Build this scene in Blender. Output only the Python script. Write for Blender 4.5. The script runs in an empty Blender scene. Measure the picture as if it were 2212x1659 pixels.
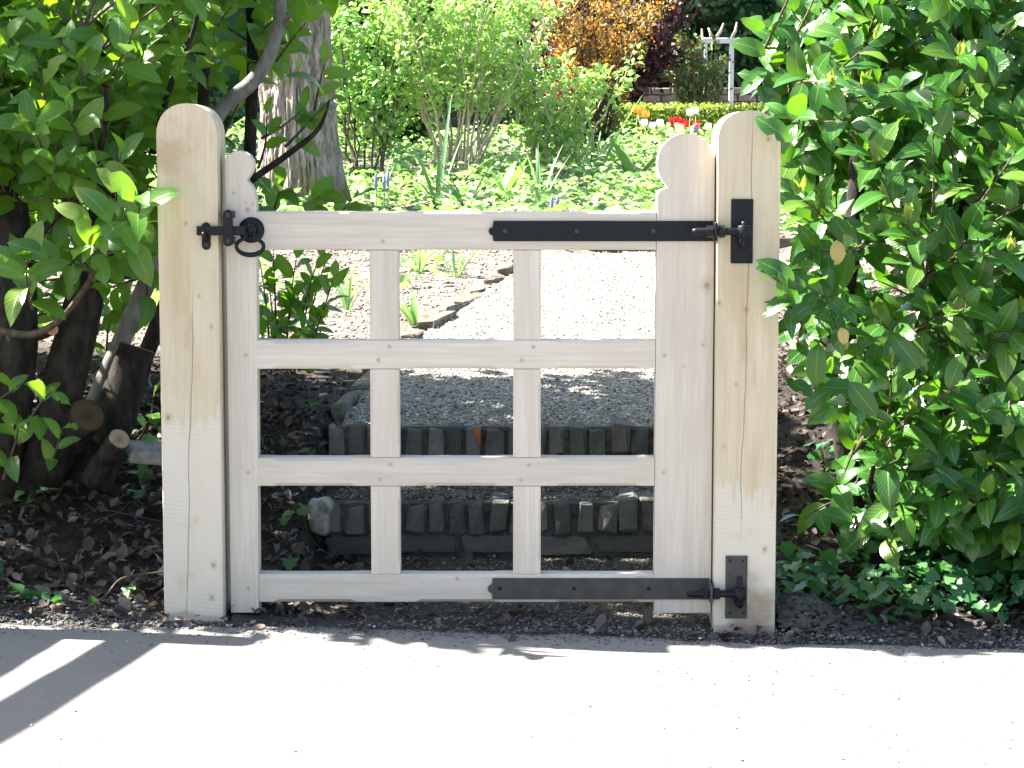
import bpy, bmesh, math, random
import numpy as np
from mathutils import Vector, Matrix

SC = bpy.context.scene
COL = SC.collection
R = math.radians

# ------------------------------------------------------------------ camera
F, PW, PH, HORIZON = 4800.0, 2212.0, 1659.0, 330.0     # focal length and frame in photo units
PITCH = math.atan((PH / 2 - HORIZON) / F)
CP, SP = math.cos(PITCH), math.sin(PITCH)
CAM_Y = -6.2


def ray(px, py):
    x, v = (px - PW / 2) / F, (PH / 2 - py) / F
    return x, CP + v * SP, -SP + v * CP


_r = ray(420, 1340)
CAM_Z = -_r[2] / _r[1] * (-0.05 - CAM_Y)


def at(px, py, Y):
    """world point at depth plane Y seen in direction (px, py)"""
    x, y, z = ray(px, py)
    k = (Y - CAM_Y) / y
    return Vector((x * k, Y, CAM_Z + z * k))


def project(P):
    d = np.asarray(P, float) - np.array([0, CAM_Y, CAM_Z])
    fw = d[..., 1] * CP - d[..., 2] * SP
    up = d[..., 1] * SP + d[..., 2] * CP
    return PW / 2 + F * d[..., 0] / fw, PH / 2 - F * up / fw, fw


cam = bpy.data.cameras.new('camera')
cam.lens = F / PW * 36.0
cam.sensor_width = 36.0
cam.clip_end = 500
cam.clip_start = 0.05
cam_o = bpy.data.objects.new('camera', cam)
COL.objects.link(cam_o)
cam_o.location = (0, CAM_Y, CAM_Z)
cam_o.rotation_euler = (math.pi / 2 - PITCH, 0, 0)
SC.camera = cam_o

# ------------------------------------------------------------------ sky, sun, exposure
LIGHT = Vector((0.87, -0.185, -1.0)).normalized()      # travel direction of the sunlight
ELEV = math.asin(-LIGHT.z)
ROT = math.atan2(-LIGHT.x, -LIGHT.y)
w = bpy.data.worlds.new('World')
SC.world = w
w.use_nodes = True
nt = w.node_tree
bg = nt.nodes['Background']
sky = nt.nodes.new('ShaderNodeTexSky')
sky.sky_type = 'NISHITA'
sky.sun_disc = False
sky.sun_elevation = ELEV
sky.sun_rotation = ROT % (2 * math.pi)
sky.air_density = 1.0
sky.dust_density = 2.0
sky.ozone_density = 0.8
nt.links.new(sky.outputs[0], bg.inputs[0])
bg.inputs[1].default_value = 0.06
sun = bpy.data.lights.new('sun', 'SUN')
sun.energy = 5.0
sun.angle = R(0.53)
sun.color = (1.0, 0.95, 0.86)
sun_o = bpy.data.objects.new('sun', sun)
COL.objects.link(sun_o)
sun_o.rotation_euler = LIGHT.to_track_quat('-Z', 'Y').to_euler()
sun_o.location = (-8, 2, 9)
SC.view_settings.view_transform = 'Standard'
SC.view_settings.look = 'None'
SC.view_settings.exposure = 2.97
SC.view_settings.gamma = 1.0
SC.view_settings.use_curve_mapping = False
SC.render.engine = 'CYCLES'
SC.cycles.use_denoising = True
SC.cycles.max_bounces = 8
SC.cycles.transparent_max_bounces = 8
SC.cycles.sample_clamp_indirect = 8.0


# ------------------------------------------------------------------ node helpers
class Mat:
    def __init__(self, name):
        self.m = bpy.data.materials.new(name)
        self.m.use_nodes = True
        self.t = self.m.node_tree
        self.b = self.t.nodes['Principled BSDF']
        self.out = self.t.nodes['Material Output']

    def n(self, kind, **kw):
        node = self.t.nodes.new(kind)
        for k, v in kw.items():
            setattr(node, k, v)
        return node

    def l(self, a, b):
        self.t.links.new(a, b)

    def set(self, sock, v):
        if hasattr(v, 'is_output'):
            self.l(v, sock)
        elif isinstance(v, (tuple, list)) and len(v) == 3 and sock.type == 'RGBA':
            sock.default_value = (*v, 1)
        else:
            sock.default_value = v

    def math(self, op, a, b=0.0, c=0.0, clamp=False):
        n = self.n('ShaderNodeMath', operation=op, use_clamp=clamp)
        self.set(n.inputs[0], a)
        self.set(n.inputs[1], b)
        self.set(n.inputs[2], c)
        return n.outputs[0]

    def mix(self, f, a, b, blend='MIX'):
        n = self.n('ShaderNodeMix', data_type='RGBA', blend_type=blend)
        self.set(n.inputs[0], f)
        self.set(n.inputs[6], a)
        self.set(n.inputs[7], b)
        return n.outputs[2]

    def step(self, v, lo, hi, a=0.0, b=1.0):
        n = self.n('ShaderNodeMapRange', interpolation_type='SMOOTHSTEP')
        self.set(n.inputs[0], v)
        n.inputs[1].default_value, n.inputs[2].default_value = lo, hi
        n.inputs[3].default_value, n.inputs[4].default_value = a, b
        return n.outputs[0]

    def coord(self, kind='Object', scale=None, rot=None):
        c = self.n('ShaderNodeTexCoord').outputs[kind]
        if scale is None and rot is None:
            return c
        mp = self.n('ShaderNodeMapping')
        self.l(c, mp.inputs[0])
        if scale:
            mp.inputs['Scale'].default_value = scale
        if rot:
            mp.inputs['Rotation'].default_value = rot
        return mp.outputs[0]

    def noise(self, vec, scale, detail=4.0, rough=0.55, dist=0.0):
        n = self.n('ShaderNodeTexNoise')
        self.l(vec, n.inputs['Vector'])
        n.inputs['Scale'].default_value = scale
        n.inputs['Detail'].default_value = detail
        n.inputs['Roughness'].default_value = rough
        n.inputs['Distortion'].default_value = dist
        return n.outputs[0]

    def ramp(self, v, stops):
        n = self.n('ShaderNodeValToRGB')
        self.l(v, n.inputs[0])
        e = n.color_ramp.elements
        while len(e) < len(stops):
            e.new(0.5)
        for k, (p, c) in enumerate(stops):
            e[k].position = p
            e[k].color = (*c, 1)
        return n.outputs[0]

    def bump(self, h, strength=0.3, dist=0.01, prev=None):
        n = self.n('ShaderNodeBump')
        n.inputs['Strength'].default_value = strength
        n.inputs['Distance'].default_value = dist
        self.l(h, n.inputs['Height'])
        if prev is not None:
            self.l(prev, n.inputs['Normal'])
        self.l(n.outputs[0], self.b.inputs['Normal'])
        return n.outputs[0]

    def base(self, col=None, rough=None, spec=None, metal=None):
        if col is not None:
            self.set(self.b.inputs['Base Color'], col)
        if rough is not None:
            self.set(self.b.inputs['Roughness'], rough)
        if spec is not None:
            self.set(self.b.inputs['Specular IOR Level'], spec)
        if metal is not None:
            self.set(self.b.inputs['Metallic'], metal)
        return self


def random_value(M):
    """0..1 per leaf: object random for single leaves, a stored value in merged foliage"""
    oi = M.n('ShaderNodeObjectInfo').outputs['Random']
    at_ = M.n('ShaderNodeAttribute', attribute_name='rnd').outputs['Fac']
    return M.math('FRACT', M.math('ADD', oi, at_))


def leaf_material(name, stops, trans=(0.25, 0.5, 0.04), tw=0.3, rough=0.32, spec=0.5, vein=True, blotch=0.25):
    M = Mat(name)
    rv = random_value(M)
    col = M.ramp(rv, stops)
    co = M.coord('Object')
    col = M.mix(M.math('MULTIPLY', M.noise(co, 30, 3), blotch), col, stops[-1][1])
    if vein:
        uv = M.n('ShaderNodeSeparateXYZ')
        M.l(M.coord('UV'), uv.inputs[0])
        d = M.math('ABSOLUTE', M.math('SUBTRACT', uv.outputs[0], 0.5))
        rib = M.step(d, 0.012, 0.04, 1.0, 0.0)
        side = M.math('SINE', M.math('MULTIPLY', M.math('SUBTRACT', uv.outputs[1], M.math('MULTIPLY', d, 0.6)), 60.0))
        sv = M.step(side, 0.75, 1.0, 0.0, 0.10)
        col = M.mix(sv, col, (0.16, 0.30, 0.08))
        col = M.mix(M.math('MULTIPLY', rib, 0.5), col, (0.20, 0.32, 0.09))
        M.bump(M.math('ADD', M.math('MULTIPLY', side, 0.35), M.math('MULTIPLY', rib, 1.0)), 0.25, 0.002)
    M.base(col, rough, spec)
    tr = M.n('ShaderNodeBsdfTranslucent')
    tc = M.mix(0.5, trans, M.mix(rv, trans, (trans[0] * 0.7, trans[1] * 0.8, trans[2])))
    M.l(tc, tr.inputs[0])
    mx = M.n('ShaderNodeMixShader')
    mx.inputs[0].default_value = tw
    M.l(M.b.outputs[0], mx.inputs[1])
    M.l(tr.outputs[0], mx.inputs[2])
    M.l(mx.outputs[0], M.out.inputs[0])
    return M.m


def wood_material(name, pale, dark, axis='z', knots=(), crack=None, sawn=None, stain=None, seed=0.0):
    """planed oak: grain along axis, pin knots, drying crack, band-sawn foot"""
    M = Mat(name)
    co = M.n('ShaderNodeTexCoord').outputs['Object']
    mp = M.n('ShaderNodeMapping')
    M.l(co, mp.inputs[0])
    mp.inputs['Scale'].default_value = (26, 26, 1.3) if axis == 'z' else (1.3, 26, 26)
    oi = M.n('ShaderNodeObjectInfo').outputs['Random']
    off = M.n('ShaderNodeCombineXYZ')
    M.l(M.math('MULTIPLY', oi, 31.0), off.inputs[0])
    M.l(M.math('MULTIPLY', oi, 17.0), off.inputs[2])
    off.inputs[1].default_value = seed
    M.l(off.outputs[0], mp.inputs['Location'])
    g1 = M.noise(mp.outputs[0], 1.0, 3, 0.6, 0.6)
    g2 = M.noise(mp.outputs[0], 4.5, 4, 0.65, 0.2)
    big = M.noise(co, 5.0, 3, 0.5)
    f = M.math('ADD', M.math('MULTIPLY', g1, 0.55), M.math('MULTIPLY', g2, 0.45))
    col = M.mix(M.step(f, 0.34, 0.66), pale, dark)
    col = M.mix(M.math('MULTIPLY', M.step(big, 0.45, 0.7), 0.35), col, dark)
    if sawn:
        bl = M.noise(M.coord('Object', (13, 13, 2.0)), 1.0, 4, 0.6, 0.5)
        col = M.mix(M.step(bl, 0.50, 0.74, 0.0, 0.6), col, (0.40, 0.285, 0.15))
        gr = M.noise(M.coord('Object', (30, 30, 5.0)), 1.0, 4, 0.65)
        col = M.mix(M.step(gr, 0.60, 0.78, 0.0, 0.4), col, (0.30, 0.245, 0.185))
    else:
        tone = M.math('ADD', 0.93, M.math('MULTIPLY', oi, 0.12))
        tn = M.n('ShaderNodeCombineColor')
        for q in range(3):
            M.l(M.math('MULTIPLY', tone, (1.0, 0.995, 0.98)[q]), tn.inputs[q])
        col = M.mix(1.0, col, tn.outputs[0], 'MULTIPLY')
    sep = M.n('ShaderNodeSeparateXYZ')
    M.l(co, sep.inputs[0])
    X, Z = sep.outputs[0], sep.outputs[2]
    h = M.math('MULTIPLY', f, 0.4)
    if sawn:
        z0, white, lines = sawn
        st = M.coord('Object', (34, 34, 2.2))
        fr_ = M.math('ADD', M.math('MULTIPLY', M.noise(co, 11, 2, 0.5), 0.55), M.math('MULTIPLY', M.noise(st, 2.6, 2, 0.5), 0.45))
        edge = M.math('ADD', Z, M.math('MULTIPLY', M.math('SUBTRACT', fr_, 0.5), 0.55))
        mask = M.math('MULTIPLY', M.step(edge, z0 - 0.05, z0 + 0.03, 1.0, 0.0), M.step(M.noise(co, 9, 2), 0.3, 0.42))
        col = M.mix(M.math('MULTIPLY', mask, 0.8), col, white)
        saw = M.math('SINE', M.math('ADD', M.math('MULTIPLY', Z, 520.0), M.math('ADD', M.math('MULTIPLY', X, 60.0), M.math('MULTIPLY', M.noise(co, 3, 2), 14.0))))
        sm = M.math('MULTIPLY', M.math('MULTIPLY', mask, M.step(saw, 0.2, 1.0)), M.step(M.noise(co, 6, 2), 0.38, 0.62))
        col = M.mix(M.math('MULTIPLY', sm, 0.35), col, dark)
        h = M.math('SUBTRACT', h, M.math('MULTIPLY', sm, 0.5))
        foot = M.math('ADD', Z, M.math('MULTIPLY', M.math('SUBTRACT', M.noise(co, 9, 3), 0.5), 0.09))
        col = M.mix(M.step(foot, 0.035, 0.05, 0.55, 0.0), col, (0.26, 0.19, 0.13))
    for kx, kz, kr in knots:
        dx = M.math('SUBTRACT', X, kx)
        dz = M.math('SUBTRACT', Z, kz)
        d = M.math('SQRT', M.math('ADD', M.math('MULTIPLY', dx, dx), M.math('MULTIPLY', M.math('MULTIPLY', dz, dz), 0.6)))
        dn = M.math('ADD', d, M.math('MULTIPLY', M.math('SUBTRACT', M.noise(co, 90, 2), 0.5), kr * 0.9))
        col = M.mix(M.step(dn, kr * 0.7, kr * 2.6, 0.45, 0.0), col, (dark[0] * 0.75, dark[1] * 0.68, dark[2] * 0.6))
        col = M.mix(M.step(dn, kr * 0.3, kr * 0.95, 0.7, 0.0), col, (0.20, 0.145, 0.115))
    if stain:
        sx, sz, sr, sc, amt = stain
        dx = M.math('SUBTRACT', X, sx)
        dz = M.math('MULTIPLY', M.math('SUBTRACT', Z, sz), 0.7)
        d = M.math('SQRT', M.math('ADD', M.math('MULTIPLY', dx, dx), M.math('MULTIPLY', dz, dz)))
        d = M.math('ADD', d, M.math('MULTIPLY', M.math('SUBTRACT', M.noise(co, 14, 4), 0.5), sr * 1.6))
        col = M.mix(M.step(d, sr * 0.2, sr, amt, 0.0), col, sc)
    if crack:
        x0, slope, z0, z1, wd = crack
        zz = M.n('ShaderNodeCombineXYZ')
        M.l(Z, zz.inputs[2])
        wob = M.math('MULTIPLY', M.math('SUBTRACT', M.noise(zz.outputs[0], 3.0, 3, 0.45), 0.5), 0.030)
        xc = M.math('ADD', M.math('ADD', M.math('MULTIPLY', Z, slope), x0), wob)
        d = M.math('ABSOLUTE', M.math('SUBTRACT', X, xc))
        inz = M.math('MULTIPLY', M.step(Z, z0, z0 + 0.15), M.step(Z, z1 - 0.2, z1, 1.0, 0.0))
        inz = M.math('MULTIPLY', inz, M.step(M.noise(zz.outputs[0], 16.0, 2), 0.3, 0.5, 0.35, 1.0))
        ck = M.math('MULTIPLY', M.step(d, wd * 0.3, wd, 1.0, 0.0), inz)
        col = M.mix(M.math('MULTIPLY', ck, 0.62), col, (0.11, 0.085, 0.06))
        h = M.math('SUBTRACT', h, M.math('MULTIPLY', ck, 2.0))
    M.base(col, M.math('ADD', 0.62, M.math('MULTIPLY', f, 0.15)), 0.3)
    M.bump(h, 0.16, 0.003)
    return M.m


def simple(name, col, rough=0.6, spec=0.4, noise_scale=None, col2=None, bump=0.0, metal=0.0, scale=None, bdist=0.005, lo=0.35, hi=0.65):
    M = Mat(name)
    if noise_scale:
        co = M.coord('Object', scale) if scale else M.coord('Object')
        f = M.noise(co, noise_scale, 5, 0.6)
        M.base(M.mix(M.step(f, lo, hi), col, col2 or col), rough, spec, metal)
        if bump:
            M.bump(f, bump, bdist)
    else:
        M.base(col, rough, spec, metal)
    return M.m


# ------------------------------------------------------------------ object helpers
def tag(o, label=None, cat=None, group=None, kind=None):
    for k, v in (('label', label), ('category', cat), ('group', group), ('kind', kind)):
        if v:
            o[k] = v
    return o


def empty(name, loc, label=None, cat=None, group=None):
    o = bpy.data.objects.new(name, None)
    o.empty_display_size = 0.1
    COL.objects.link(o)
    o.location = loc
    return tag(o, label, cat, group)


ORIGIN = {}


def origin_of(o):
    if o is None:
        return Vector((0, 0, 0))
    return ORIGIN.get(o.name, Vector(o.location))


def link(name, me, mat, parent=None, loc=None):
    o = bpy.data.objects.new(name, me)
    COL.objects.link(o)
    if mat is not None and not me.materials:
        me.materials.append(mat)
    if parent is not None:
        o.parent = parent
    if loc is not None:
        o.location = loc
    ORIGIN[o.name] = origin_of(parent) + Vector(o.location)
    return o


def obj(name, verts, faces, mat, parent=None, smooth=False, uv=None):
    """mesh object from world-space vertices; its origin is the parent's"""
    base = origin_of(parent)
    v = np.asarray([tuple(p) for p in verts] if not isinstance(verts, np.ndarray) else verts, float)
    me = bpy.data.meshes.new(name)
    me.from_pydata((v - np.array(base)).tolist(), [], [tuple(f) for f in faces])
    me.update()
    if smooth:
        me.polygons.foreach_set('use_smooth', [True] * len(me.polygons))
    return link(name, me, mat, parent)


def bm_obj(name, bm, mat, parent=None, smooth=False):
    base = origin_of(parent)
    bmesh.ops.recalc_face_normals(bm, faces=bm.faces)
    bmesh.ops.translate(bm, verts=bm.verts, vec=-base)
    me = bpy.data.meshes.new(name)
    bm.to_mesh(me)
    bm.free()
    if smooth:
        me.polygons.foreach_set('use_smooth', [True] * len(me.polygons))
    return link(name, me, mat, parent)


def box_bm(x0, x1, y0, y1, z0, z1, bev=0.0, seg=2, bm=None):
    b = bmesh.new()
    vs = [b.verts.new(p) for p in ((x0, y0, z0), (x1, y0, z0), (x1, y1, z0), (x0, y1, z0), (x0, y0, z1), (x1, y0, z1), (x1, y1, z1), (x0, y1, z1))]
    for f in ((0, 3, 2, 1), (4, 5, 6, 7), (0, 1, 5, 4), (1, 2, 6, 5), (2, 3, 7, 6), (3, 0, 4, 7)):
        b.faces.new([vs[i] for i in f])
    if bev:
        bmesh.ops.bevel(b, geom=b.edges[:], offset=bev, segments=seg, affect='EDGES', profile=0.5)
    if bm is not None:
        me = bpy.data.meshes.new('tmp')
        b.to_mesh(me)
        b.free()
        bm.from_mesh(me)
        bpy.data.meshes.remove(me)
        return bm
    return b


def prism_bm(pts, y0, y1, bev=0.0, seg=2):
    """outline in x,z extruded along y"""
    b = bmesh.new()
    lo = [b.verts.new((x, y0, z)) for x, z in pts]
    hi = [b.verts.new((x, y1, z)) for x, z in pts]
    n = len(pts)
    f0 = b.faces.new(lo)
    f1 = b.faces.new(hi[::-1])
    for i in range(n):
        b.faces.new((lo[(i + 1) % n], lo[i], hi[i], hi[(i + 1) % n]))
    if bev:
        ed = list(set(f0.edges[:] + f1.edges[:]))
        bmesh.ops.bevel(b, geom=ed, offset=bev, segments=seg, affect='EDGES', profile=0.5)
    bmesh.ops.triangulate(b, faces=[f for f in b.faces if len(f.verts) > 4])
    return b


def tube_vf(path, radii, n=8, rough=0.0, rng=None, cap=True, v0=0):
    P = [Vector(p) for p in path]
    vs, fs = [], []
    ref = None
    for i, p in enumerate(P):
        d = (P[min(i + 1, len(P) - 1)] - P[max(i - 1, 0)]).normalized()
        if ref is None:
            ref = d.cross(Vector((0.3, 0.9, 0.2)))
            if ref.length < 1e-3:
                ref = d.cross(Vector((1, 0, 0)))
        ref = (ref - d * ref.dot(d)).normalized()
        bi = d.cross(ref)
        r = radii[i] if hasattr(radii, '__len__') else radii
        for k in range(n):
            a = 2 * math.pi * k / n
            rr = r * (1 + (rng.uniform(-rough, rough) if rng else 0))
            vs.append(p + (ref * math.cos(a) + bi * math.sin(a)) * rr)
    for i in range(len(P) - 1):
        for k in range(n):
            a, b = i * n + k, i * n + (k + 1) % n
            fs.append((v0 + a, v0 + b, v0 + b + n, v0 + a + n))
    if cap:
        fs.append(tuple(v0 + k for k in range(n))[::-1])
        fs.append(tuple(v0 + (len(P) - 1) * n + k for k in range(n)))
    return vs, fs


def tube(name, path, radii, mat, parent, n=8, rough=0.0, rng=None, smooth=True, cap=True):
    vs, fs = tube_vf(path, radii, n, rough, rng, cap)
    return obj(name, vs, fs, mat, parent, smooth)


def smooth_path(pts, k=4):
    """Catmull-Rom through the points"""
    P = [Vector(p) for p in pts]
    out = []
    for i in range(len(P) - 1):
        p0, p1, p2, p3 = P[max(i - 1, 0)], P[i], P[i + 1], P[min(i + 2, len(P) - 1)]
        for j in range(k):
            t = j / k
            out.append(0.5 * ((2 * p1) + (p2 - p0) * t + (2 * p0 - 5 * p1 + 4 * p2 - p3) * t * t + (3 * p1 - p0 - 3 * p2 + p3) * t ** 3))
    out.append(P[-1])
    return out


def lerp_list(a, n):
    return list(np.interp(np.linspace(0, 1, n), np.linspace(0, 1, len(a)), a))


# value noise for terrain
_rs = np.random.RandomState(5)
_LAT = _rs.rand(128, 128)


def vnoise(x, y):
    x, y = np.asarray(x, float), np.asarray(y, float)
    xi, yi = np.floor(x).astype(int), np.floor(y).astype(int)
    fx, fy = x - xi, y - yi
    fx, fy = fx * fx * (3 - 2 * fx), fy * fy * (3 - 2 * fy)
    g = lambda a, b: _LAT[a % 128, b % 128]
    return (g(xi, yi) * (1 - fx) + g(xi + 1, yi) * fx) * (1 - fy) + (g(xi, yi + 1) * (1 - fx) + g(xi + 1, yi + 1) * fx) * fy - 0.5


def fbm(x, y, o=4):
    return sum(vnoise(np.asarray(x) * 2 ** i + 17 * i, np.asarray(y) * 2 ** i + 5 * i) / 2 ** i for i in range(o))


def sstep(v, a, b):
    t = np.clip((np.asarray(v, float) - a) / (b - a), 0, 1)
    return t * t * (3 - 2 * t)


# ------------------------------------------------------------------ materials
GATE_PALE, GATE_DARK = (0.55, 0.495, 0.425), (0.45, 0.395, 0.33)
POST_PALE, POST_DARK = (0.53, 0.455, 0.33), (0.45, 0.37, 0.25)
M_oak_v = wood_material('oak_upright', GATE_PALE, GATE_DARK, 'z')
M_oak_h = wood_material('oak_rail', GATE_PALE, GATE_DARK, 'x')
M_peg = simple('oak_peg', (0.36, 0.27, 0.21), 0.7, 0.3, 300, (0.44, 0.35, 0.28))
M_iron = simple('black_iron', (0.003, 0.004, 0.0065), 0.40, 0.20, 160, (0.008, 0.009, 0.012), 0.35, bdist=0.002)
M_iron_dusty = simple('dusty_iron', (0.044, 0.041, 0.039), 0.65, 0.25, 25, (0.060, 0.056, 0.052), 0.25, bdist=0.002)
M_bark_grey = simple('grey_bark', (0.10, 0.097, 0.092), 0.75, 0.25, 22, (0.19, 0.185, 0.175), 0.5, scale=(1, 1, 0.5), bdist=0.01)
M_bark_dark = simple('dark_bark', (0.016, 0.014, 0.012), 0.9, 0.1, 30, (0.040, 0.035, 0.030), 0.7, scale=(1, 1, 0.4), bdist=0.01)
M_twig = simple('twig_bark', (0.10, 0.075, 0.05), 0.8, 0.25, 60, (0.05, 0.04, 0.03))
M_green_twig = simple('green_twig', (0.20, 0.26, 0.08), 0.6, 0.3, 60, (0.16, 0.14, 0.06))
M_pale_twig = simple('pale_twig', (0.50, 0.43, 0.33), 0.8, 0.2, 40, (0.34, 0.27, 0.20))
M_cut = simple('cut_wood', (0.52, 0.36, 0.22), 0.85, 0.2, 40, (0.40, 0.25, 0.14))



def cut_material(name, pale, dark, pith, r):
    """sawn end: growth rings, reddish heart, a dark bark rim and fine saw marks"""
    M = Mat(name)
    co = M.coord('Object')
    ln = M.n('ShaderNodeVectorMath', operation='LENGTH')
    M.l(co, ln.inputs[0])
    d = M.math('ADD', ln.outputs['Value'], M.math('MULTIPLY', M.math('SUBTRACT', M.noise(co, 40, 3), 0.5), 0.006))
    ring = M.math('SINE', M.math('MULTIPLY', d, 1500.0))
    c = M.mix(M.step(ring, -0.2, 1.0, 0.0, 0.45), pale, dark)
    c = M.mix(M.step(d, r * 0.10, r * 0.55, 0.8, 0.0), c, pith)
    c = M.mix(M.step(d, r * 0.88, r * 0.96), c, (pale[0] * 0.45, pale[1] * 0.45, pale[2] * 0.45))
    c = M.mix(M.step(M.noise(M.coord('Object'), 22, 3), 0.5, 0.7, 0.0, 0.6), c, (dark[0] * 0.6, dark[1] * 0.6, dark[2] * 0.6))
    c = M.mix(M.step(M.noise(co, 70, 4), 0.55, 0.75, 0.0, 0.5), c, dark)
    M.base(c, 0.9, 0.15)
    M.bump(M.noise(M.coord('Object', (1, 1, 6)), 90, 3), 0.5, 0.004)
    return M.m


M_cut = cut_material('cut_wood', (0.46, 0.33, 0.21), (0.33, 0.21, 0.13), (0.34, 0.15, 0.08), 0.03)
LAUREL_STOPS = [(0.0, (0.008, 0.052, 0.008)), (0.35, (0.015, 0.080, 0.011)), (0.7, (0.030, 0.108, 0.014)), (1.0, (0.085, 0.16, 0.022))]
M_laurel = leaf_material('laurel_leaf', LAUREL_STOPS, (0.17, 0.44, 0.012), 0.24, 0.28, 0.48)
M_laurel_dark = leaf_material('laurel_leaf_left', [(0.0, (0.014, 0.078, 0.012)), (0.4, (0.030, 0.115, 0.016)), (0.8, (0.065, 0.155, 0.022)), (1.0, (0.16, 0.21, 0.04))], (0.28, 0.56, 0.015), 0.34, 0.34, 0.4)
M_young = leaf_material('young_leaf', [(0.0, (0.20, 0.30, 0.05)), (1.0, (0.34, 0.38, 0.10))], (0.45, 0.55, 0.06), 0.35, 0.4, 0.4)
M_yellow = leaf_material('yellow_leaf', [(0.0, (0.40, 0.38, 0.05)), (1.0, (0.52, 0.40, 0.16))], (0.6, 0.5, 0.04), 0.35, 0.45, 0.4)
M_ivy = leaf_material('ivy_leaf', [(0.0, (0.014, 0.062, 0.024)), (0.5, (0.026, 0.095, 0.032)), (1.0, (0.07, 0.16, 0.05))], (0.10, 0.36, 0.03), 0.2, 0.33, 0.4, vein=False)
M_lime = leaf_material('lime_leaf', [(0.0, (0.14, 0.32, 0.06)), (0.5, (0.30, 0.47, 0.13)), (1.0, (0.52, 0.62, 0.30))], (0.36, 0.62, 0.10), 0.45, 0.5, 0.35, vein=False)
M_cover = leaf_material('cover_leaf', [(0.0, (0.08, 0.24, 0.045)), (0.5, (0.18, 0.36, 0.085)), (1.0, (0.40, 0.50, 0.20))], (0.24, 0.5, 0.07), 0.32, 0.45, 0.4, vein=False)
M_blade = leaf_material('blade_leaf', [(0.0, (0.10, 0.24, 0.10)), (1.0, (0.24, 0.36, 0.22))], (0.3, 0.5, 0.1), 0.3, 0.4, 0.5, vein=False)
M_evergreen = leaf_material('evergreen_leaf', [(0.0, (0.04, 0.12, 0.06)), (0.6, (0.065, 0.175, 0.08)), (1.0, (0.12, 0.25, 0.10))], (0.08, 0.28, 0.06), 0.25, 0.45, 0.4, vein=False)
M_purple = leaf_material('purple_leaf', [(0.0, (0.030, 0.010, 0.018)), (0.6, (0.055, 0.018, 0.028)), (1.0, (0.09, 0.035, 0.04))], (0.2, 0.04, 0.06), 0.2, 0.45, 0.4, vein=False)
M_bronze = leaf_material('bronze_leaf', [(0.0, (0.045, 0.045, 0.022)), (0.6, (0.10, 0.085, 0.045)), (1.0, (0.20, 0.17, 0.10))], (0.2, 0.18, 0.04), 0.25, 0.5, 0.35, vein=False)
M_orange = leaf_material('orange_blossom', [(0.0, (0.48, 0.19, 0.02)), (1.0, (0.62, 0.32, 0.05))], (0.85, 0.35, 0.02), 0.3, 0.5, 0.3, vein=False)
M_rose = leaf_material('rose_leaf', [(0.0, (0.10, 0.20, 0.06)), (0.7, (0.20, 0.32, 0.13)), (1.0, (0.32, 0.16, 0.10))], (0.2, 0.3, 0.06), 0.3, 0.45, 0.4, vein=False)
M_rose_red = leaf_material('rose_tip', [(0.0, (0.30, 0.05, 0.035)), (1.0, (0.40, 0.12, 0.06))], (0.5, 0.1, 0.06), 0.3, 0.45, 0.4, vein=False)
M_box = leaf_material('box_leaf', [(0.0, (0.14, 0.24, 0.03)), (1.0, (0.30, 0.36, 0.06))], (0.4, 0.5, 0.06), 0.35, 0.5, 0.35, vein=False)
M_litter = leaf_material('dead_leaf', [(0.0, (0.028, 0.022, 0.018)), (0.5, (0.055, 0.042, 0.034)), (0.85, (0.105, 0.084, 0.070)), (1.0, (0.24, 0.215, 0.20))], (0.12, 0.06, 0.03), 0.1, 0.75, 0.2, vein=False)
M_petal = {}
for nm, c in (('red', (0.45, 0.01, 0.02)), ('white', (0.80, 0.80, 0.76)), ('purple', (0.30, 0.06, 0.28)), ('orange', (0.75, 0.24, 0.03)), ('blue', (0.20, 0.22, 0.42))):
    M_petal[nm] = leaf_material(nm + '_petal', [(0.0, c), (1.0, tuple(min(1, v * 1.25) for v in c))], tuple(min(1, v * 1.1) for v in c), 0.3, 0.45, 0.3, vein=False)

m = Mat('soil')
co = m.coord('Object')
f1, f2 = m.noise(co, 14, 6, 0.7), m.noise(co, 90, 5, 0.7)
c = m.mix(m.step(f1, 0.35, 0.65), (0.024, 0.019, 0.016), (0.055, 0.044, 0.037))
c = m.mix(m.step(f2, 0.64, 0.76), c, (0.13, 0.12, 0.11))
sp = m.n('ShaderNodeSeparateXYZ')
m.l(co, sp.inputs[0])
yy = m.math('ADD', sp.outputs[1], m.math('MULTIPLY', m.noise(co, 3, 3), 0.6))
dry = m.mix(m.step(f1, 0.35, 0.65), (0.12, 0.10, 0.082), (0.24, 0.205, 0.175))  # drier soil past the shrubs, the bed's sunlit brightness put into its colour
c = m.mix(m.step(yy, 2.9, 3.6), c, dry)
c = m.mix(m.step(yy, 0.32, 0.50, 0.75, 0.0), c, m.mix(m.step(f2, 0.4, 0.65), (0.065, 0.058, 0.052), (0.15, 0.14, 0.13)))
m.base(c, 0.95, 0.15)
m.bump(m.math('ADD', f1, m.math('MULTIPLY', f2, 0.6)), 1.0, 0.03)
M_soil = m.m

m = Mat('road_surface')
co = m.coord('Object')
f1, f2, f3 = m.noise(co, 1.6, 4), m.noise(co, 150, 5, 0.75), m.noise(co, 420, 3, 0.7)
c = m.mix(m.step(f1, 0.3, 0.7), (0.180, 0.170, 0.158), (0.212, 0.201, 0.188))
c = m.mix(m.step(f2, 0.56, 0.70, 0.0, 0.85), c, (0.045, 0.043, 0.041))
c = m.mix(m.step(f3, 0.64, 0.74), c, (0.28, 0.27, 0.265))
m.base(c, 0.9, 0.2)
m.bump(m.math('ADD', m.math('MULTIPLY', f2, 0.8), f3), 0.55, 0.008)
M_road = m.m

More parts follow.
